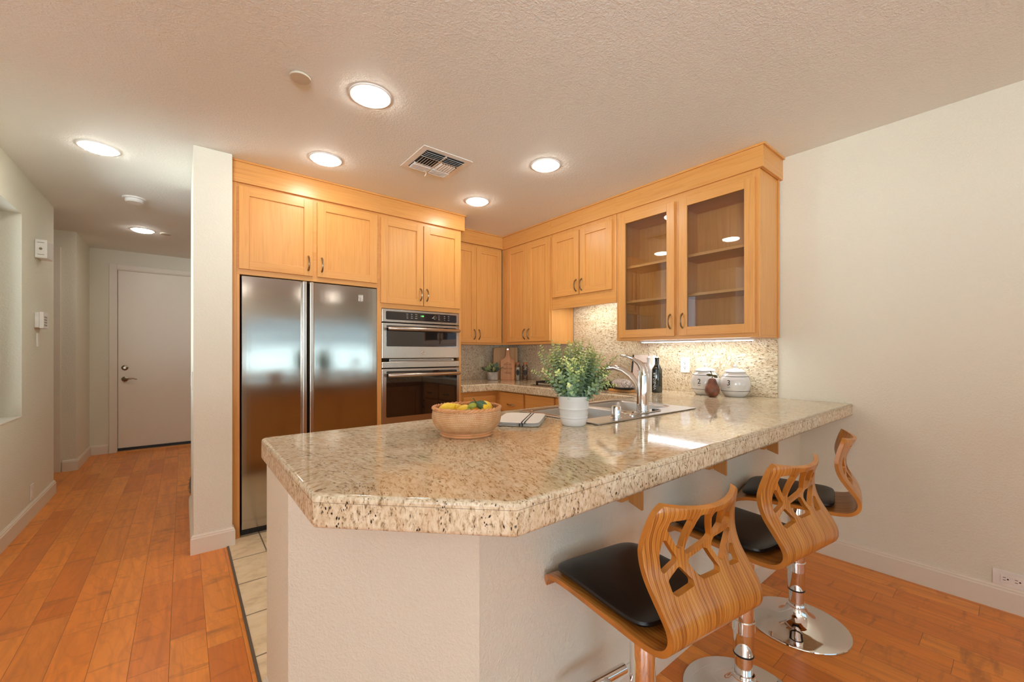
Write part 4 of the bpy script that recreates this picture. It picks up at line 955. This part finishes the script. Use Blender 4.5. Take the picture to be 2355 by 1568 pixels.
# canisters
def canister(x, y, digit, label, s=1.0):
    t = thing('ceramic_canister', label, 'canister', (x, y, CT), group='numbered white canisters'); z = CT+0.0005
    body = [(0, 0), (0.060, 0), (0.066, 0.004), (0.078, 0.022), (0.089, 0.045), (0.0945, 0.075), (0.0935, 0.100), (0.087, 0.125), (0.078, 0.142), (0.066, 0.156), (0.061, 0.162), (0.059, 0.168), (0, 0.168)]
    build(MB().lathe([(r*s, z+h*s) for r, h in body], (x, y, 0), 48, caps=False), 'canister_body', 'ceramic', t)
    lid = [(0, 0.167), (0.062, 0.167), (0.069, 0.169), (0.070, 0.172), (0.066, 0.175), (0.050, 0.186), (0.030, 0.192), (0.014, 0.194), (0.009, 0.196), (0.010, 0.203), (0.013, 0.210), (0.011, 0.217), (0.006, 0.220), (0, 0.220)]
    build(MB().lathe([(r*s, z+(h-0.003)*s) for r, h in lid], (x, y, 0), 36, caps=False), 'lid', 'ceramic', t)
    for h, r in ((0.138, 0.0812), (0.040, 0.0880)):
        st = MB(); st.lathe([(r*s-0.002, z+(h-0.0012)*s), (r*s+0.0012, z+(h-0.0012)*s), (r*s+0.0005, z+(h+0.0012)*s), (r*s-0.002, z+(h+0.0012)*s)], (x, y, 0), 48, caps=False)
        build(st, 'stripe', 'ink', t)
    a0 = math.atan2(-y, -x)-0.42       # faces the room, a little to one side
    def wrap(p):
        h = 0.092*s+p.y; r = 0.0950*s+0.0006-max(0, (h/s-0.092))**2*3.2-max(0, (0.07-h/s))**2*6; a = a0+p.x/0.094
        return Vector((x+(r+p.z)*math.cos(a), y+(r+p.z)*math.sin(a), z+h))
    text_on([(digit, 0.050, 0, 0.002), ('_', 0.035, 0, -0.012)], 'ink', t, None, (1, 0, 0), (0, 0, 1), 'numeral', wrap=wrap)
canister(2.872, 1.398, '2', 'white lidded ceramic canister marked 2, behind the wooden pear')
canister(2.893, 1.206, '3', 'white lidded ceramic canister marked 3, nearest the plain wall', 0.985)
# wooden pear
x, y = 2.742, 1.288; pr = thing('wooden_pear', 'brown wooden pear with metal leaves in front of the canisters', 'ornament', (x, y, CT))
pp = [(0, 0.001), (0.018, 0.001), (0.032, 0.010), (0.043, 0.028), (0.0465, 0.045), (0.043, 0.062), (0.036, 0.078), (0.028, 0.098), (0.024, 0.112), (0.020, 0.120), (0.010, 0.125), (0, 0.125)]
M['pear'] = plain('carved_walnut', (140, 84, 60), 0.45, 0, 0.35); M['bronze'] = plain('aged_bronze', (92, 80, 44), 0.4, 0.8, 0.2)
build(MB().lathe([(r, CT+z) for r, z in pp], (x, y, 0), 32, caps=False), 'pear_body', 'pear', pr)
build(MB().tube([(x, y, CT+0.122), (x+0.001, y+0.001, CT+0.145), (x-0.006, y+0.010, CT+0.172)], 0.003, 8), 'stem', 'bronze', pr)
for sg in (1, -1):
    mb = MB(); leaf_mesh(mb, (x, y, CT+0.143), (0.78*sg, -0.63*sg, 0.10 if sg < 0 else -0.38), (-0.63, -0.78, 0.25), 0.040, 0.020, 0, 0.1); lo = build(mb, 'leaf', 'bronze', pr); so = lo.modifiers.new('t', 'SOLIDIFY'); so.thickness = 0.0012

# ------------------------------------------------------------------ wall plates and devices
def outlet(pl, f, a, z, label, parent_mat='white', w=0.072, h=0.116, turn=False, blank=False, group=None, s=1):
    """s = +1: the plate stands out along -Y / -X; -1 the other way"""
    q0 = mp(pl, f); q = (lambda a_, d, z_: q0(a_, d*s, z_)); W_, H_ = (h, w) if turn else (w, h)
    t = thing('blank_wall_plate' if blank else 'wall_outlet', label, 'wall plate' if blank else 'outlet', q(a, 0, z), group=group)
    build(MB().box(q(a-W_/2, 0.0005, z-H_/2), q(a+W_/2, 0.006, z+H_/2)), 'plate', parent_mat, t, bevel=0.002)
    if blank:
        sc = MB()
        for k_ in (-1, 1): sc.box(q(a-0.004, 0.0058, z+k_*0.03-0.004), q(a+0.004, 0.0072, z+k_*0.03+0.004))
        build(sc, 'screw', 'nickel', t); return t
    W2, H2 = (0.068, 0.034) if turn else (0.034, 0.068)
    build(MB().box(q(a-W2/2, 0.0055, z-H2/2), q(a+W2/2, 0.0085, z+H2/2)), 'receptacle', parent_mat, t, bevel=0.001)
    sl = MB()
    for k_ in (-1, 1):
        if turn:
            c_ = a+k_*0.018
            for zz in (-0.006, 0.006): sl.box(q(c_-0.001, 0.0084, z+zz-0.0012), q(c_+0.008, 0.0090, z+zz+0.0012))
            sl.box(q(c_-0.010, 0.0084, z-0.003), q(c_-0.0045, 0.0090, z+0.003))
        else:
            c_ = z+k_*0.018
            for aa in (-0.006, 0.006): sl.box(q(a+aa-0.0012, 0.0084, c_-0.004), q(a+aa+0.0012, 0.0090, c_+0.005))
            sl.box(q(a-0.003, 0.0084, c_-0.012), q(a+0.003, 0.0090, c_-0.0065))
    build(sl, 'slots', 'ink', t); return t
outlet('x', 2.998, 1.612, 1.117, 'white outlet on the granite behind the faucet', group=None)
outlet('x', 2.998, 1.488, 1.117, 'ivory blank wall plate on the granite left of the canisters', 'ivory', w=0.078, blank=True)
outlet('y', YF-0.012, 2.617, 1.117, 'ivory outlet on the back wall granite above the small plant', 'ivory')
outlet('x', XR, 0.030, 0.150, 'white outlet set sideways low on the right wall', turn=True)
def mpx(a, d, z): return (XL+d, a, z)
t = thing('wall_outlet', 'small white outlet low on the hall wall at left', 'outlet', (XL, 4.55, 0.2))
build(MB().box(mpx(4.515, 0.0005, 0.135), mpx(4.59, 0.006, 0.245)), 'plate', 'white', t, bevel=0.002); build(MB().box(mpx(4.535, 0.006, 0.155), mpx(4.57, 0.009, 0.225)), 'receptacle', 'white', t, bevel=0.001)
t = thing('alarm_siren', 'white wedge-shaped alarm box high on the hall wall', 'alarm box', (XL, 4.75, 2.0))
build(MB().prism([(4.63, 1.925), (4.83, 1.935), (4.83, 2.075), (4.63, 2.065)], XL+0.0005, XL+0.065, fn=lambda a, b, cc: (cc, a, b)), 'housing', 'white', t, bevel=0.006)
for k_ in range(2): build(MB().box((XL+0.015, 4.6285, 1.95+k_*0.09), (XL+0.05, 4.6302, 1.953+k_*0.09)), 'grille_slot', 'nickel', t)
sg_ = MB(); sg_.lathe([(0.009, 0), (0.009, -0.001), (0.006, -0.001)], (XL+0.032, 4.6298, 1.995), 14, axis='y'); build(sg_, 'emblem', 'nickel', t)
t = thing('alarm_keypad', 'small white alarm keypad on the hall wall under the siren', 'keypad', (XL, 4.75, 1.45))
build(MB().box(mpx(4.63, 0.0005, 1.40), mpx(4.80, 0.022, 1.515)), 'back_box', 'white', t, bevel=0.003); build(MB().box(mpx(4.64, 0.022, 1.395), mpx(4.79, 0.045, 1.52)), 'keypad_cover', 'white', t, bevel=0.004)
bt = MB()
for i in range(3):
    for j in range(4): bt.box(mpx(4.66+i*0.03, 0.0445, 1.415+j*0.02), mpx(4.675+i*0.03, 0.0465, 1.428+j*0.02))
build(bt, 'button', 'nickel', t)
solo(MB().box(mpx(4.675, 0.0005, 1.255), mpx(4.715, 0.009, 1.36)), 'door_sensor', 'white', 'slim white sensor strip on the hall wall under the keypad', 'sensor', (XL, 4.695, 1.3), bevel=0.002)
t = thing('light_switch', 'white switch plate on the hall side of the cream wall end', 'switch', (0.05, 3.30, 1.03))
build(MB().box((0.044, 3.26, 0.975), (0.0495, 3.335, 1.09)), 'plate', 'white', t, bevel=0.002); build(MB().box((0.040, 3.285, 1.0), (0.0445, 3.31, 1.065)), 'rocker', 'white', t, bevel=0.001)
# grey fuzzy rug edge peeping out behind the wall end
rb = MB(); rg2 = random.Random(2)
pillow(rb, -0.04, -0.22, 0, 0.11, 0.22, 0.24, 0, 2.4, 12, 12, 3)
for i in range(700):
    th = rg2.uniform(PI*0.5, PI*1.5); ph = rg2.uniform(-1.0, 1.2); c0 = Vector((0.035+0.073*math.cos(ph)*math.cos(th), 0.215*math.cos(ph)*math.sin(th), 0.12+0.115*math.sin(ph)))
    d = Vector((math.cos(th)+rg2.uniform(-.5, .5), math.sin(th)+rg2.uniform(-.5, .5), rg2.uniform(-.8, .5)))*0.014; s1_ = Vector((0, 0.002, 0.001)); rb.add([c0-s1_, c0+s1_, c0+d], [(0, 1, 2)])
o = build(rb, 'woolly_basket', plain('grey_wool', (104, 96, 90), 0.95, 0, 0.3)); o.location = (0.085, 4.27, 0); tag(o, 'dark grey fuzzy basket on the hall floor behind the wall end', 'basket')

# ------------------------------------------------------------------ ceiling fittings
def downlight(x, y, label, r=0.082, drop=0.020, first=[]):
    t = thing('recessed_ceiling_light', label, 'ceiling light', (x, y, CEIL), group='recessed ceiling lights', local=True)
    if not first:
        rim_ = MB().lathe([(r*1.22, 0), (r*1.22, -0.0035), (r*1.15, -0.0055), (r*1.04, -0.0055), (r*1.0, -0.001), (r, 0)], n=48, caps=False).mesh('rim', [M['white']])
        ln = MB().lathe([(r, -0.002), (r*0.97, -drop*0.55), (r*0.8, -drop*0.85), (r*0.5, -drop), (0, -drop*1.02)], n=48, caps=False).mesh('lens', [M['lens']])
        first += [rim_, ln]
    for nm, me in (('trim_ring', first[0]), ('lens', first[1])):
        o = bpy.data.objects.new(nm, me); COL.objects.link(o); o.parent = t
    return t
for x, y, lb in ((0.715, 1.99, 'round ceiling light nearest the camera, big bright glow around it'), (0.722, 2.818, 'round ceiling light in front of the refrigerator cabinets'), (1.888, 1.99, 'round ceiling light over the sink side of the kitchen, right of the air vent'), (1.895, 2.815, 'round ceiling light deepest in the kitchen, near the corner cabinets'), (-0.398, 3.53, 'round ceiling light at the start of the hall'), (-0.316, 5.605, 'round ceiling light near the entry door')):
    downlight(x, y, lb)
downlight(0.95, 5.4, 'unseen round ceiling light added in the foyer to brighten the hall')  # out of view, added for more light in the hall
for x, y in ((0.4, -3.0), (2.4, -3.0), (-1.6, -3.0)): downlight(x, y, 'round ceiling light of the living room %s' % ('in front of the window wall' if x == 0.4 else 'over its right side' if x > 1 else 'over its left side'))
def disc(x, y, r, h, name, label, cat):
    return solo(MB().lathe([(r*0.8, 0), (r*0.8, -h*0.5), (r, -h*0.5), (r, -h), (r*0.97, -h*1.1), (0, -h*1.15)], (x, y, CEIL), 36), name, 'white' if 'white' in label else 'ceil2', label, cat, (x, y, CEIL))
M['ceil2'] = plain('beige_cover', (206, 194, 174), 0.5)
disc(0.415, 2.045, 0.043, 0.012, 'sprinkler_cover', 'flat beige sprinkler cover beside the nearest ceiling light', 'sprinkler cover')
disc(-0.138, 5.615, 0.045, 0.010, 'sprinkler_cover', 'flat beige sprinkler cover by the entry door light', 'sprinkler cover')
t = thing('smoke_detector', 'round white smoke detector on the hall ceiling', 'smoke detector', (-0.303, 4.50, CEIL))
build(MB().lathe([(0.075, CEIL), (0.075, CEIL-0.010), (0.07, CEIL-0.012)], (-0.303, 4.50, 0), 36), 'base', 'white', t)
build(MB().lathe([(0.058, CEIL-0.012), (0.060, CEIL-0.028), (0.052, CEIL-0.037), (0.0, CEIL-0.039)], (-0.303, 4.50, 0), 36), 'cover', 'white', t)
# air vent
vx0, vx1, vy0, vy1 = 1.132, 1.480, 2.250, 2.597
t = thing('ceiling_air_vent', 'square white four-way air vent in the kitchen ceiling', 'air vent', (1.306, 2.424, CEIL))
fr = MB(); z = CEIL
fr.prism([(vx0, vy0), (vx1, vy0), (vx1, vy1), (vx0, vy1)], z-0.004, z-0.0002)
build(fr, 'frame', 'white', t, bevel=0.002)
build(MB().box((vx0+0.04, vy0+0.04, z-0.0062), (vx1-0.04, vy1-0.04, z-0.004)), 'duct_opening', 'dark', t)
lv = MB(); cxv = (vx0+vx1)/2
def louver(mb, p0, p1, wdt, lean_):
    p0 = Vector(p0); p1 = Vector(p1); d = (p1-p0).normalized(); s2 = Vector((-d.y, d.x, 0))*wdt; dz = Vector((0, 0, -0.009))
    a = [p0-s2*0.5, p1-s2*0.5, p1+s2*0.5+dz*lean_, p0+s2*0.5+dz*lean_]; b_ = [q+Vector((0, 0, -0.0012)) for q in a]
    mb.add(a+b_, [(0, 1, 2, 3), (4, 5, 6, 7), (0, 1, 5, 4), (1, 2, 6, 5), (2, 3, 7, 6), (3, 0, 4, 7)])
for x0, x1 in ((vx0+0.043, cxv-0.006), (cxv+0.006, vx1-0.043)):
    for k_ in range(4):
        louver(lv, (x1, vy0+0.050+k_*0.020, z-0.0065), (x0, vy0+0.050+k_*0.020, z-0.0065), 0.013, 1.0)
        louver(lv, (x0, vy1-0.050-k_*0.020, z-0.0065), (x1, vy1-0.050-k_*0.020, z-0.0065), 0.013, 1.0)
    sgn = 1 if x0 < cxv-0.05 else -1
    for k_ in range(6):
        xx = x0+0.012+k_*(x1-x0-0.02)/5.6; y0_, y1_ = vy0+0.125, vy1-0.125
        if sgn > 0: louver(lv, (xx, y0_, z-0.0065), (xx, y1_, z-0.0065), 0.012, 1.0)
        else: louver(lv, (xx, y1_, z-0.0065), (xx, y0_, z-0.0065), 0.012, 1.0)
lv.box((cxv-0.006, vy0+0.04, z-0.009), (cxv+0.006, vy1-0.04, z-0.006)); 
for yy in (vy0+0.121, vy1-0.123): lv.box((vx0+0.04, yy, z-0.008), (vx1-0.04, yy+0.003, z-0.006))
build(lv, 'louvers', 'white', t, fixn=True)
build(MB().tube([(cxv, vy1-0.03, z-0.006), (cxv+0.002, vy1-0.022, z-0.018), (cxv-0.002, vy1-0.012, z-0.03)], 0.003, 6), 'lever', 'white', t)

# ------------------------------------------------------------------ things in the far corner
def corner_thing(name, label, cat, x, y, rot): return thing(name, label, cat, (x, y, CT+0.0005), rot, local=True)
CA = math.atan2(0.618, 0.786)      # rotation so that local -y looks at the camera
def tilt(ang, off=0): return lambda a, b, c_: (a, off+c_*math.cos(ang)+b*math.sin(ang), b*math.cos(ang)-c_*math.sin(ang))
def board_wood(name, rgb):
    t = NT(name); c = lin(rgb); v = t.vec((26, 26, 1.2)); n = t.noise(v, 1, 3, 0.5); tc = t.n('TexCoord'); sp = t.n('SeparateXYZ'); t.l(tc.outputs['Object'], sp.inputs[0])
    wn = t.n('TexWhiteNoise', noise_dimensions='1D'); t.l(t.math('FLOOR', t.math('MULTIPLY', sp.outputs[0], 42)), wn.inputs['W'])
    b_ = t.ramp(wn.outputs['Value'], [(0, tuple(x*0.78 for x in c)), (1, tuple(min(1, x*1.25) for x in c))])
    t.col(t.mix(0.35, b_, t.ramp(n, [(0.3, tuple(x*0.6 for x in c)), (0.7, c)]))); t.set(Roughness=0.5); return t.m
M['bamboo'] = board_wood('bamboo_board', (200, 146, 82)); M['acacia'] = board_wood('acacia_board', (208, 142, 86))
b1 = corner_thing('cutting_board', 'large bamboo cutting board standing in the back corner', 'cutting board', 2.80, 3.60, -CA)
build(MB().prism(rounded([(-0.135, 0), (0.135, 0), (0.135, 0.36), (-0.135, 0.36)], [0.01, 0.01, 0.012, 0.04]), 0, 0.018, fn=tilt(0.12, 0.0)), 'board', 'bamboo', b1, bevel=0.003)
b2 = corner_thing('paddle_board', 'wooden paddle board with black lettering in the back corner', 'cutting board', 2.765, 3.515, -CA)
half = [(0.072, 0.0), (0.078, 0.015), (0.078, 0.205), (0.072, 0.222), (0.052, 0.232), (0.032, 0.246), (0.021, 0.272), (0.018, 0.33), (0.016, 0.352), (0.008, 0.360)]
outl = half+[(-a, b) for a, b in reversed(half)]
build(MB().prism(outl, 0, 0.016, fn=tilt(0.17, 0.0)), 'board', 'acacia', b2, bevel=0.003)
tl = tilt(0.17, 0)
def bw_(p): return Vector(tl(p.x, p.y, -0.0006-p.z))
text_on([('good', 0.016, 0, 0.190, {'shear': 0.3}), ('FOOD', 0.028, 0, 0.168), ('good', 0.016, 0, 0.145, {'shear': 0.3}), ('FRIENDS', 0.026, 0, 0.122), ('good', 0.016, 0, 0.098, {'shear': 0.3}), ('TIMES', 0.028, 0, 0.074)], 'burn', b2, None, (1, 0, 0), (0, 0, 1), wrap=bw_)
build(MB().lathe([(0.010, -0.003), (0.010, -0.001), (0.005, -0.001)], (0, 0, 0), 18, axis='y'), 'hanging_ring', 'chrome', b2).location = Vector(tl(0, 0.338, 0))
def jar(x, y, label, fill):
    t = thing('spice_jar', label, 'jar', (x, y, CT), group='glass spice jars'); z = CT+0.0005
    build(MB().lathe([(0, 0), (0.026, 0), (0.028, 0.003), (0.028, 0.150), (0.023, 0.162), (0.021, 0.166), (0.021, 0.175)], n=28, caps=False), 'jar_glass', 'jarglass').parent = t
    t.children[0].location = (0, 0, 0.0005)
    build(MB().lathe([(0, z+0.002), (0.0262, z+0.002), (0.0262, z+0.138), (0, z+0.140)], (x, y, 0), 24), 'contents', fill, t)
    build(MB().lathe([(0.0195, z+0.166), (0.022, z+0.176), (0.023, z+0.192), (0, z+0.194)], (x, y, 0), 20), 'lid', plain('cork_lid', (176, 112, 74), 0.7, 0, 0.15), t)
    a0 = math.atan2(-y, -x); mb = MB(); vs = []; n = 20
    vs.append((x+0.0292*math.cos(a0), y+0.0292*math.sin(a0), z+0.085))
    for i in range(n):
        th = 2*PI*i/n; a = a0+0.0165*math.cos(th)/0.0285; vs.append((x+0.0290*math.cos(a), y+0.0290*math.sin(a), z+0.085+0.033*math.sin(th)))
    mb.add(vs, [(0, 1+i, 1+(i+1) % n) for i in range(n)]); build(mb, 'label', 'black', t); return t
def pepper():
    t = NT('peppercorns'); v = t.n('TexVoronoi'); v.inputs['Scale'].default_value = 190; tc = t.n('TexCoord'); t.l(tc.outputs['Object'], v.inputs['Vector'])
    t.col(t.ramp(v.outputs['Color'], [(0.2, lin((60, 34, 24))), (0.4, lin((150, 84, 54))), (0.6, lin((214, 176, 136))), (0.8, lin((96, 60, 40)))], 'CONSTANT')); t.bump(v.outputs['Distance'], 0.6, 0.004); return t.m
jar(2.800, 3.385, 'cork-lidded jar of pale salt with a black oval label', plain('salt', (226, 204, 176), 0.8, 0, 0.1)); jar(2.835, 3.305, 'cork-lidded jar of mixed peppercorns with a black oval label', pepper())
pc = thing('small_potted_plant', 'small leafy plant in a mottled grey pot on the back counter', 'potted plant', (2.622, 3.595, CT))
M['stonepot'] = plain('mottled_stone', (196, 186, 174), 0.7, 0, 0.22)
build(MB().lathe([(0, CT+0.001), (0.052, CT+0.001), (0.057, CT+0.006), (0.059, CT+0.088), (0.055, CT+0.088), (0.053, CT+0.075), (0, CT+0.074)], (2.622, 3.595, 0), 36, caps=False), 'pot', 'stonepot', pc)
fo = MB(); rg = random.Random(11)
for i in range(44):
    az = rg.uniform(0, 2*PI); tl_ = rg.uniform(0.1, 1.25); d = Vector((math.sin(tl_)*math.cos(az), math.sin(tl_)*math.sin(az), math.cos(tl_))); b0 = Vector((2.622+rg.uniform(-.03, .03), 3.595+rg.uniform(-.03, .03), CT+0.078)); h_ = rg.uniform(0.02, 0.06)
    fo.tube([b0, b0+d*h_], 0.0012, 4, 2); leaf_mesh(fo, b0+d*h_, d+Vector((0, 0, 0.2)), Vector((rg.uniform(-1, 1), rg.uniform(-1, 1), 0.5)), rg.uniform(0.050, 0.075), rg.uniform(0.028, 0.042), 0 if rg.random() < .6 else 1, 0.2)
build(fo, 'foliage', [plain('sage_leaf', (88, 104, 84), 0.6, 0, 0.2), plain('pale_sage_leaf', (158, 166, 112), 0.6, 0, 0.15), M['leafdk']], pc, fixn=False)

# ------------------------------------------------------------------ bar stools
# profile of the bent seat shell seen from the side: (s toward the backrest, height above the seat)
PROF = [(-0.250, -0.058), (-0.240, -0.040), (-0.225, -0.022), (-0.190, -0.008), (-0.143, -0.002), (-0.08, 0), (0.0, 0), (0.08, 0), (0.150, 0.0), (0.190, 0.003), (0.220, 0.010), (0.242, 0.024), (0.256, 0.044), (0.260, 0.066), (0.255, 0.090), (0.240, 0.116), (0.220, 0.146), (0.202, 0.176), (0.192, 0.206), (0.190, 0.236), (0.196, 0.266), (0.206, 0.296), (0.216, 0.322), (0.224, 0.345)]
PROF = [(max(q, -0.250)*0.88-0.010-(0.004*max(0, (z-0.2)/0.145)), z*0.88) for q, z in PROF]
def smooth_prof(P, n=3):
    out = []
    for i in range(len(P)-1):
        p0, p1, p2, p3 = (Vector(P[max(i-1, 0)]), Vector(P[i]), Vector(P[i+1]), Vector(P[min(i+2, len(P)-1)]))
        for k in range(n):
            t = k/n; out.append(0.5*((2*p1)+(p2-p0)*t+(2*p0-5*p1+4*p2-p3)*t*t+(3*p1-p0-3*p2+p3)*t**3))
    out.append(Vector(P[-1])); return out
def shell_mesh():
    P = smooth_prof(PROF); n = len(P); nt = 20; th = 0.013; mb = MB(); out = []; inn = []
    for i, p in enumerate(P):
        d = (P[min(i+1, n-1)]-P[max(i-1, 0)]).normalized(); nv = Vector((-d.y, d.x))      # toward the sitter
        h = p.y; back = p.x > 0.1
        w = 0.160; h /= 0.88
        if back and h > 0.06: w = 0.160+0.006*min(1, (h-0.06)/0.15)
        if back and h > 0.24: w -= 0.022*((h-0.24)/0.105)
        if h > 0.318: w -= 0.016*min(1.0, (h-0.318)/0.027)**2.5
        if not back and p.x < -0.18: w -= 0.020*((-0.18-p.x)/0.05)**2
        bow = 0.038*max(0, min(1, (h-0.03)/0.28)) if back else 0
        hb = h; h = p.y
        ro = []; ri = []
        for j in range(nt+1):
            t = (j/nt*2-1); x = w*t; off = bow*(1-t*t)-bow*0.35; zc = 0
            if back and hb > 0.3: zc = -0.012*(1-t*t)*((hb-0.3)/0.045)
            ro.append((x, -(p.x+off), h+zc)); q = p+nv*th; ri.append((x, -(q.x+off), q.y+zc))
        out.append(ro); inn.append(ri)
    N = nt+1; vs = [v for r in out for v in r]+[v for r in inn for v in r]; o = n*N
    for i in range(n-1):
        for j in range(nt): 
            mb.f.append([i*N+j, i*N+j+1, (i+1)*N+j+1, (i+1)*N+j]); mb.mi.append(0); mb.sm.append(True)
            mb.f.append([o+i*N+j, o+(i+1)*N+j, o+(i+1)*N+j+1, o+i*N+j+1]); mb.mi.append(0); mb.sm.append(True)
        for j in (0, nt):
            mb.f.append([i*N+j, (i+1)*N+j, o+(i+1)*N+j, o+i*N+j]); mb.mi.append(1); mb.sm.append(False)
    for i in (0, n-1):
        for j in range(nt): mb.f.append([i*N+j, i*N+j+1, o+i*N+j+1, o+i*N+j]); mb.mi.append(1); mb.sm.append(False)
    mb.v = vs; me = mb.mesh('seat_shell', [M['zebra'], M['plyedge']])
    bm = bmesh.new(); bm.from_mesh(me); bmesh.ops.recalc_face_normals(bm, faces=bm.faces[:]); bm.to_mesh(me); bm.free()
    # openings of the tree pattern, cut right through the backrest; (t, h) with t to the right as seen from behind
    H_ = [[(-0.121, 0.305), (-0.070, 0.308), (-0.062, 0.297), (-0.073, 0.228), (-0.086, 0.229), (-0.124, 0.283)],
          [(-0.048, 0.314), (-0.014, 0.312), (0.027, 0.237), (0.012, 0.228), (-0.060, 0.209), (-0.066, 0.222), (-0.051, 0.283)],
          [(-0.001, 0.313), (0.038, 0.311), (0.052, 0.297), (0.068, 0.257), (0.044, 0.234), (0.033, 0.240), (0.000, 0.297)],
          [(0.065, 0.296), (0.104, 0.280), (0.121, 0.260), (0.112, 0.246), (0.080, 0.250), (0.071, 0.262)],
          [(-0.128, 0.258), (-0.119, 0.254), (-0.089, 0.208), (-0.092, 0.199), (-0.132, 0.180), (-0.137, 0.186), (-0.136, 0.218)],
          [(-0.086, 0.189), (-0.057, 0.153), (-0.062, 0.144), (-0.119, 0.135), (-0.127, 0.143), (-0.126, 0.166)],
          [(-0.001, 0.213), (0.012, 0.208), (0.044, 0.157), (0.036, 0.149), (-0.026, 0.149), (-0.036, 0.158), (-0.057, 0.190), (-0.054, 0.200)],
          [(0.119, 0.232), (0.132, 0.224), (0.068, 0.167), (0.056, 0.168), (0.030, 0.205), (0.032, 0.220), (0.043, 0.230)],
          [(0.116, 0.192), (0.134, 0.186), (0.128, 0.146), (0.080, 0.150), (0.092, 0.165)]]
    cut = MB()
    for h in H_:
        pts = rounded([(a*0.94, b*0.88) for a, b in h], 0.006, 4)
        cut.prism(pts, -0.34, -0.10, 1, fn=lambda a, b, c_: (a, c_, b+0.002))
    cm = cut.mesh('cutter', [M['zebra'], M['plyedge']]); bm = bmesh.new(); bm.from_mesh(cm); bmesh.ops.recalc_face_normals(bm, faces=bm.faces[:]); bm.to_mesh(cm); bm.free()
    a = bpy.data.objects.new('tmp_a', me); b = bpy.data.objects.new('tmp_b', cm); COL.objects.link(a); COL.objects.link(b)
    md = a.modifiers.new('b', 'BOOLEAN'); md.operation = 'DIFFERENCE'; md.solver = 'EXACT'; md.object = b; md.material_mode = 'INDEX'
    dg = bpy.context.evaluated_depsgraph_get(); res = bpy.data.meshes.new_from_object(a.evaluated_get(dg)); bpy.data.objects.remove(a); bpy.data.objects.remove(b)
    return res
def stool(name, label):
    t = thing(name, label, 'bar stool', group='bar stools at the counter', local=True)
    z0 = 0.58
    sh = bpy.data.objects.new('seat_shell', shell_mesh()); COL.objects.link(sh); sh.parent = t; sh.location = (0, 0, z0)
    bv = sh.modifiers.new('edge', 'BEVEL'); bv.width = 0.0028; bv.segments = 2; bv.limit_method = 'ANGLE'; bv.angle_limit = 0.9
    cu = MB(); pillow(cu, -0.150, -0.135, 0.0125, 0.150, 0.200, 0.048, 0, 2.8, 18, 16, 7)
    # follow the front curl
    cu.v = [(x, y, z-0.55*max(0, y-0.12)**1.6*1.3) for x, y, z in cu.v]
    c = build(cu, 'cushion', 'leather'); c.parent = t; c.location = (0, 0, z0)
    br = MB().box((-0.09, -0.09, -0.012), (0.09, 0.09, -0.0005)).lathe([(0.045, -0.035), (0.05, -0.012)], n=24)
    br = build(br, 'mounting_plate', 'black'); br.parent = t; br.location = (0, 0, z0)
    col = build(MB().lathe([(0.0315, 0.176), (0.0325, 0.178), (0.0325, 0.545), (0.030, 0.550)], n=36), 'column', 'chrome'); col.parent = t
    rg_ = build(MB().lathe([(0.0290, 0.171), (0.0330, 0.1715), (0.0330, 0.1765), (0.0290, 0.177)], n=36), 'collar_ring', 'black'); rg_.parent = t
    lc = build(MB().lathe([(0.0285, 0.045), (0.0285, 0.174)], n=36), 'lower_tube', 'chrome'); lc.parent = t
    bs_ = build(MB().lathe([(0, 0.0005), (0.195, 0.0005), (0.1965, 0.003), (0.195, 0.006), (0.185, 0.0085), (0.15, 0.013), (0.11, 0.019), (0.08, 0.028), (0.058, 0.042), (0.044, 0.060), (0.037, 0.078), (0.0345, 0.088), (0.036, 0.092), (0.034, 0.096), (0.029, 0.097)], n=64, caps=False), 'base', 'chrome'); bs_.parent = t
    fr_ = MB(); zf = 0.26
    fr_.tube([(-0.115, 0.145, zf), (0.085, 0.145, zf)], 0.014, 14)
    fr_.tube([(0, 0.025, zf), (0, 0.145, zf)], 0.0115, 12)
    fr_.lathe([(0.034, zf-0.022), (0.0355, zf-0.02), (0.0355, zf+0.02), (0.034, zf+0.022)], n=32)
    fo_ = build(fr_, 'footrest', 'chrome'); fo_.parent = t
    le = build(MB().tube([(0.03, -0.01, z0-0.022), (0.12, -0.02, z0-0.026), (0.17, -0.03, z0-0.04)], 0.005, 8), 'lift_lever', 'black'); le.parent = t
    return t
s1 = stool('bar_stool', 'nearest bar stool, zebra-grain wood back with tree cut-outs, black seat')
# the seat's height differs from stool to stool: only the seat parts and the upper tube move
def place(t, x, y, deg, dz):
    t.location = (x, y, 0.0); t.rotation_euler = (0, 0, -math.radians(deg))
    for ch in t.children:
        if ch.name.split('.')[0] in ('seat_shell', 'cushion', 'mounting_plate', 'lift_lever', 'column', 'collar_ring'): ch.location.z += dz
s2 = tree_copy(s1); s2['label'] = 'middle bar stool, zebra-grain wood back with tree cut-outs'
s3 = tree_copy(s1); s3['label'] = 'farthest bar stool, turned side-on beside the plain right wall'
place(s1, 0.931, 0.617, 8, 0.003); place(s2, 1.525, 0.608, 8, -0.012); place(s3, 2.136, 0.631, -13, -0.018)
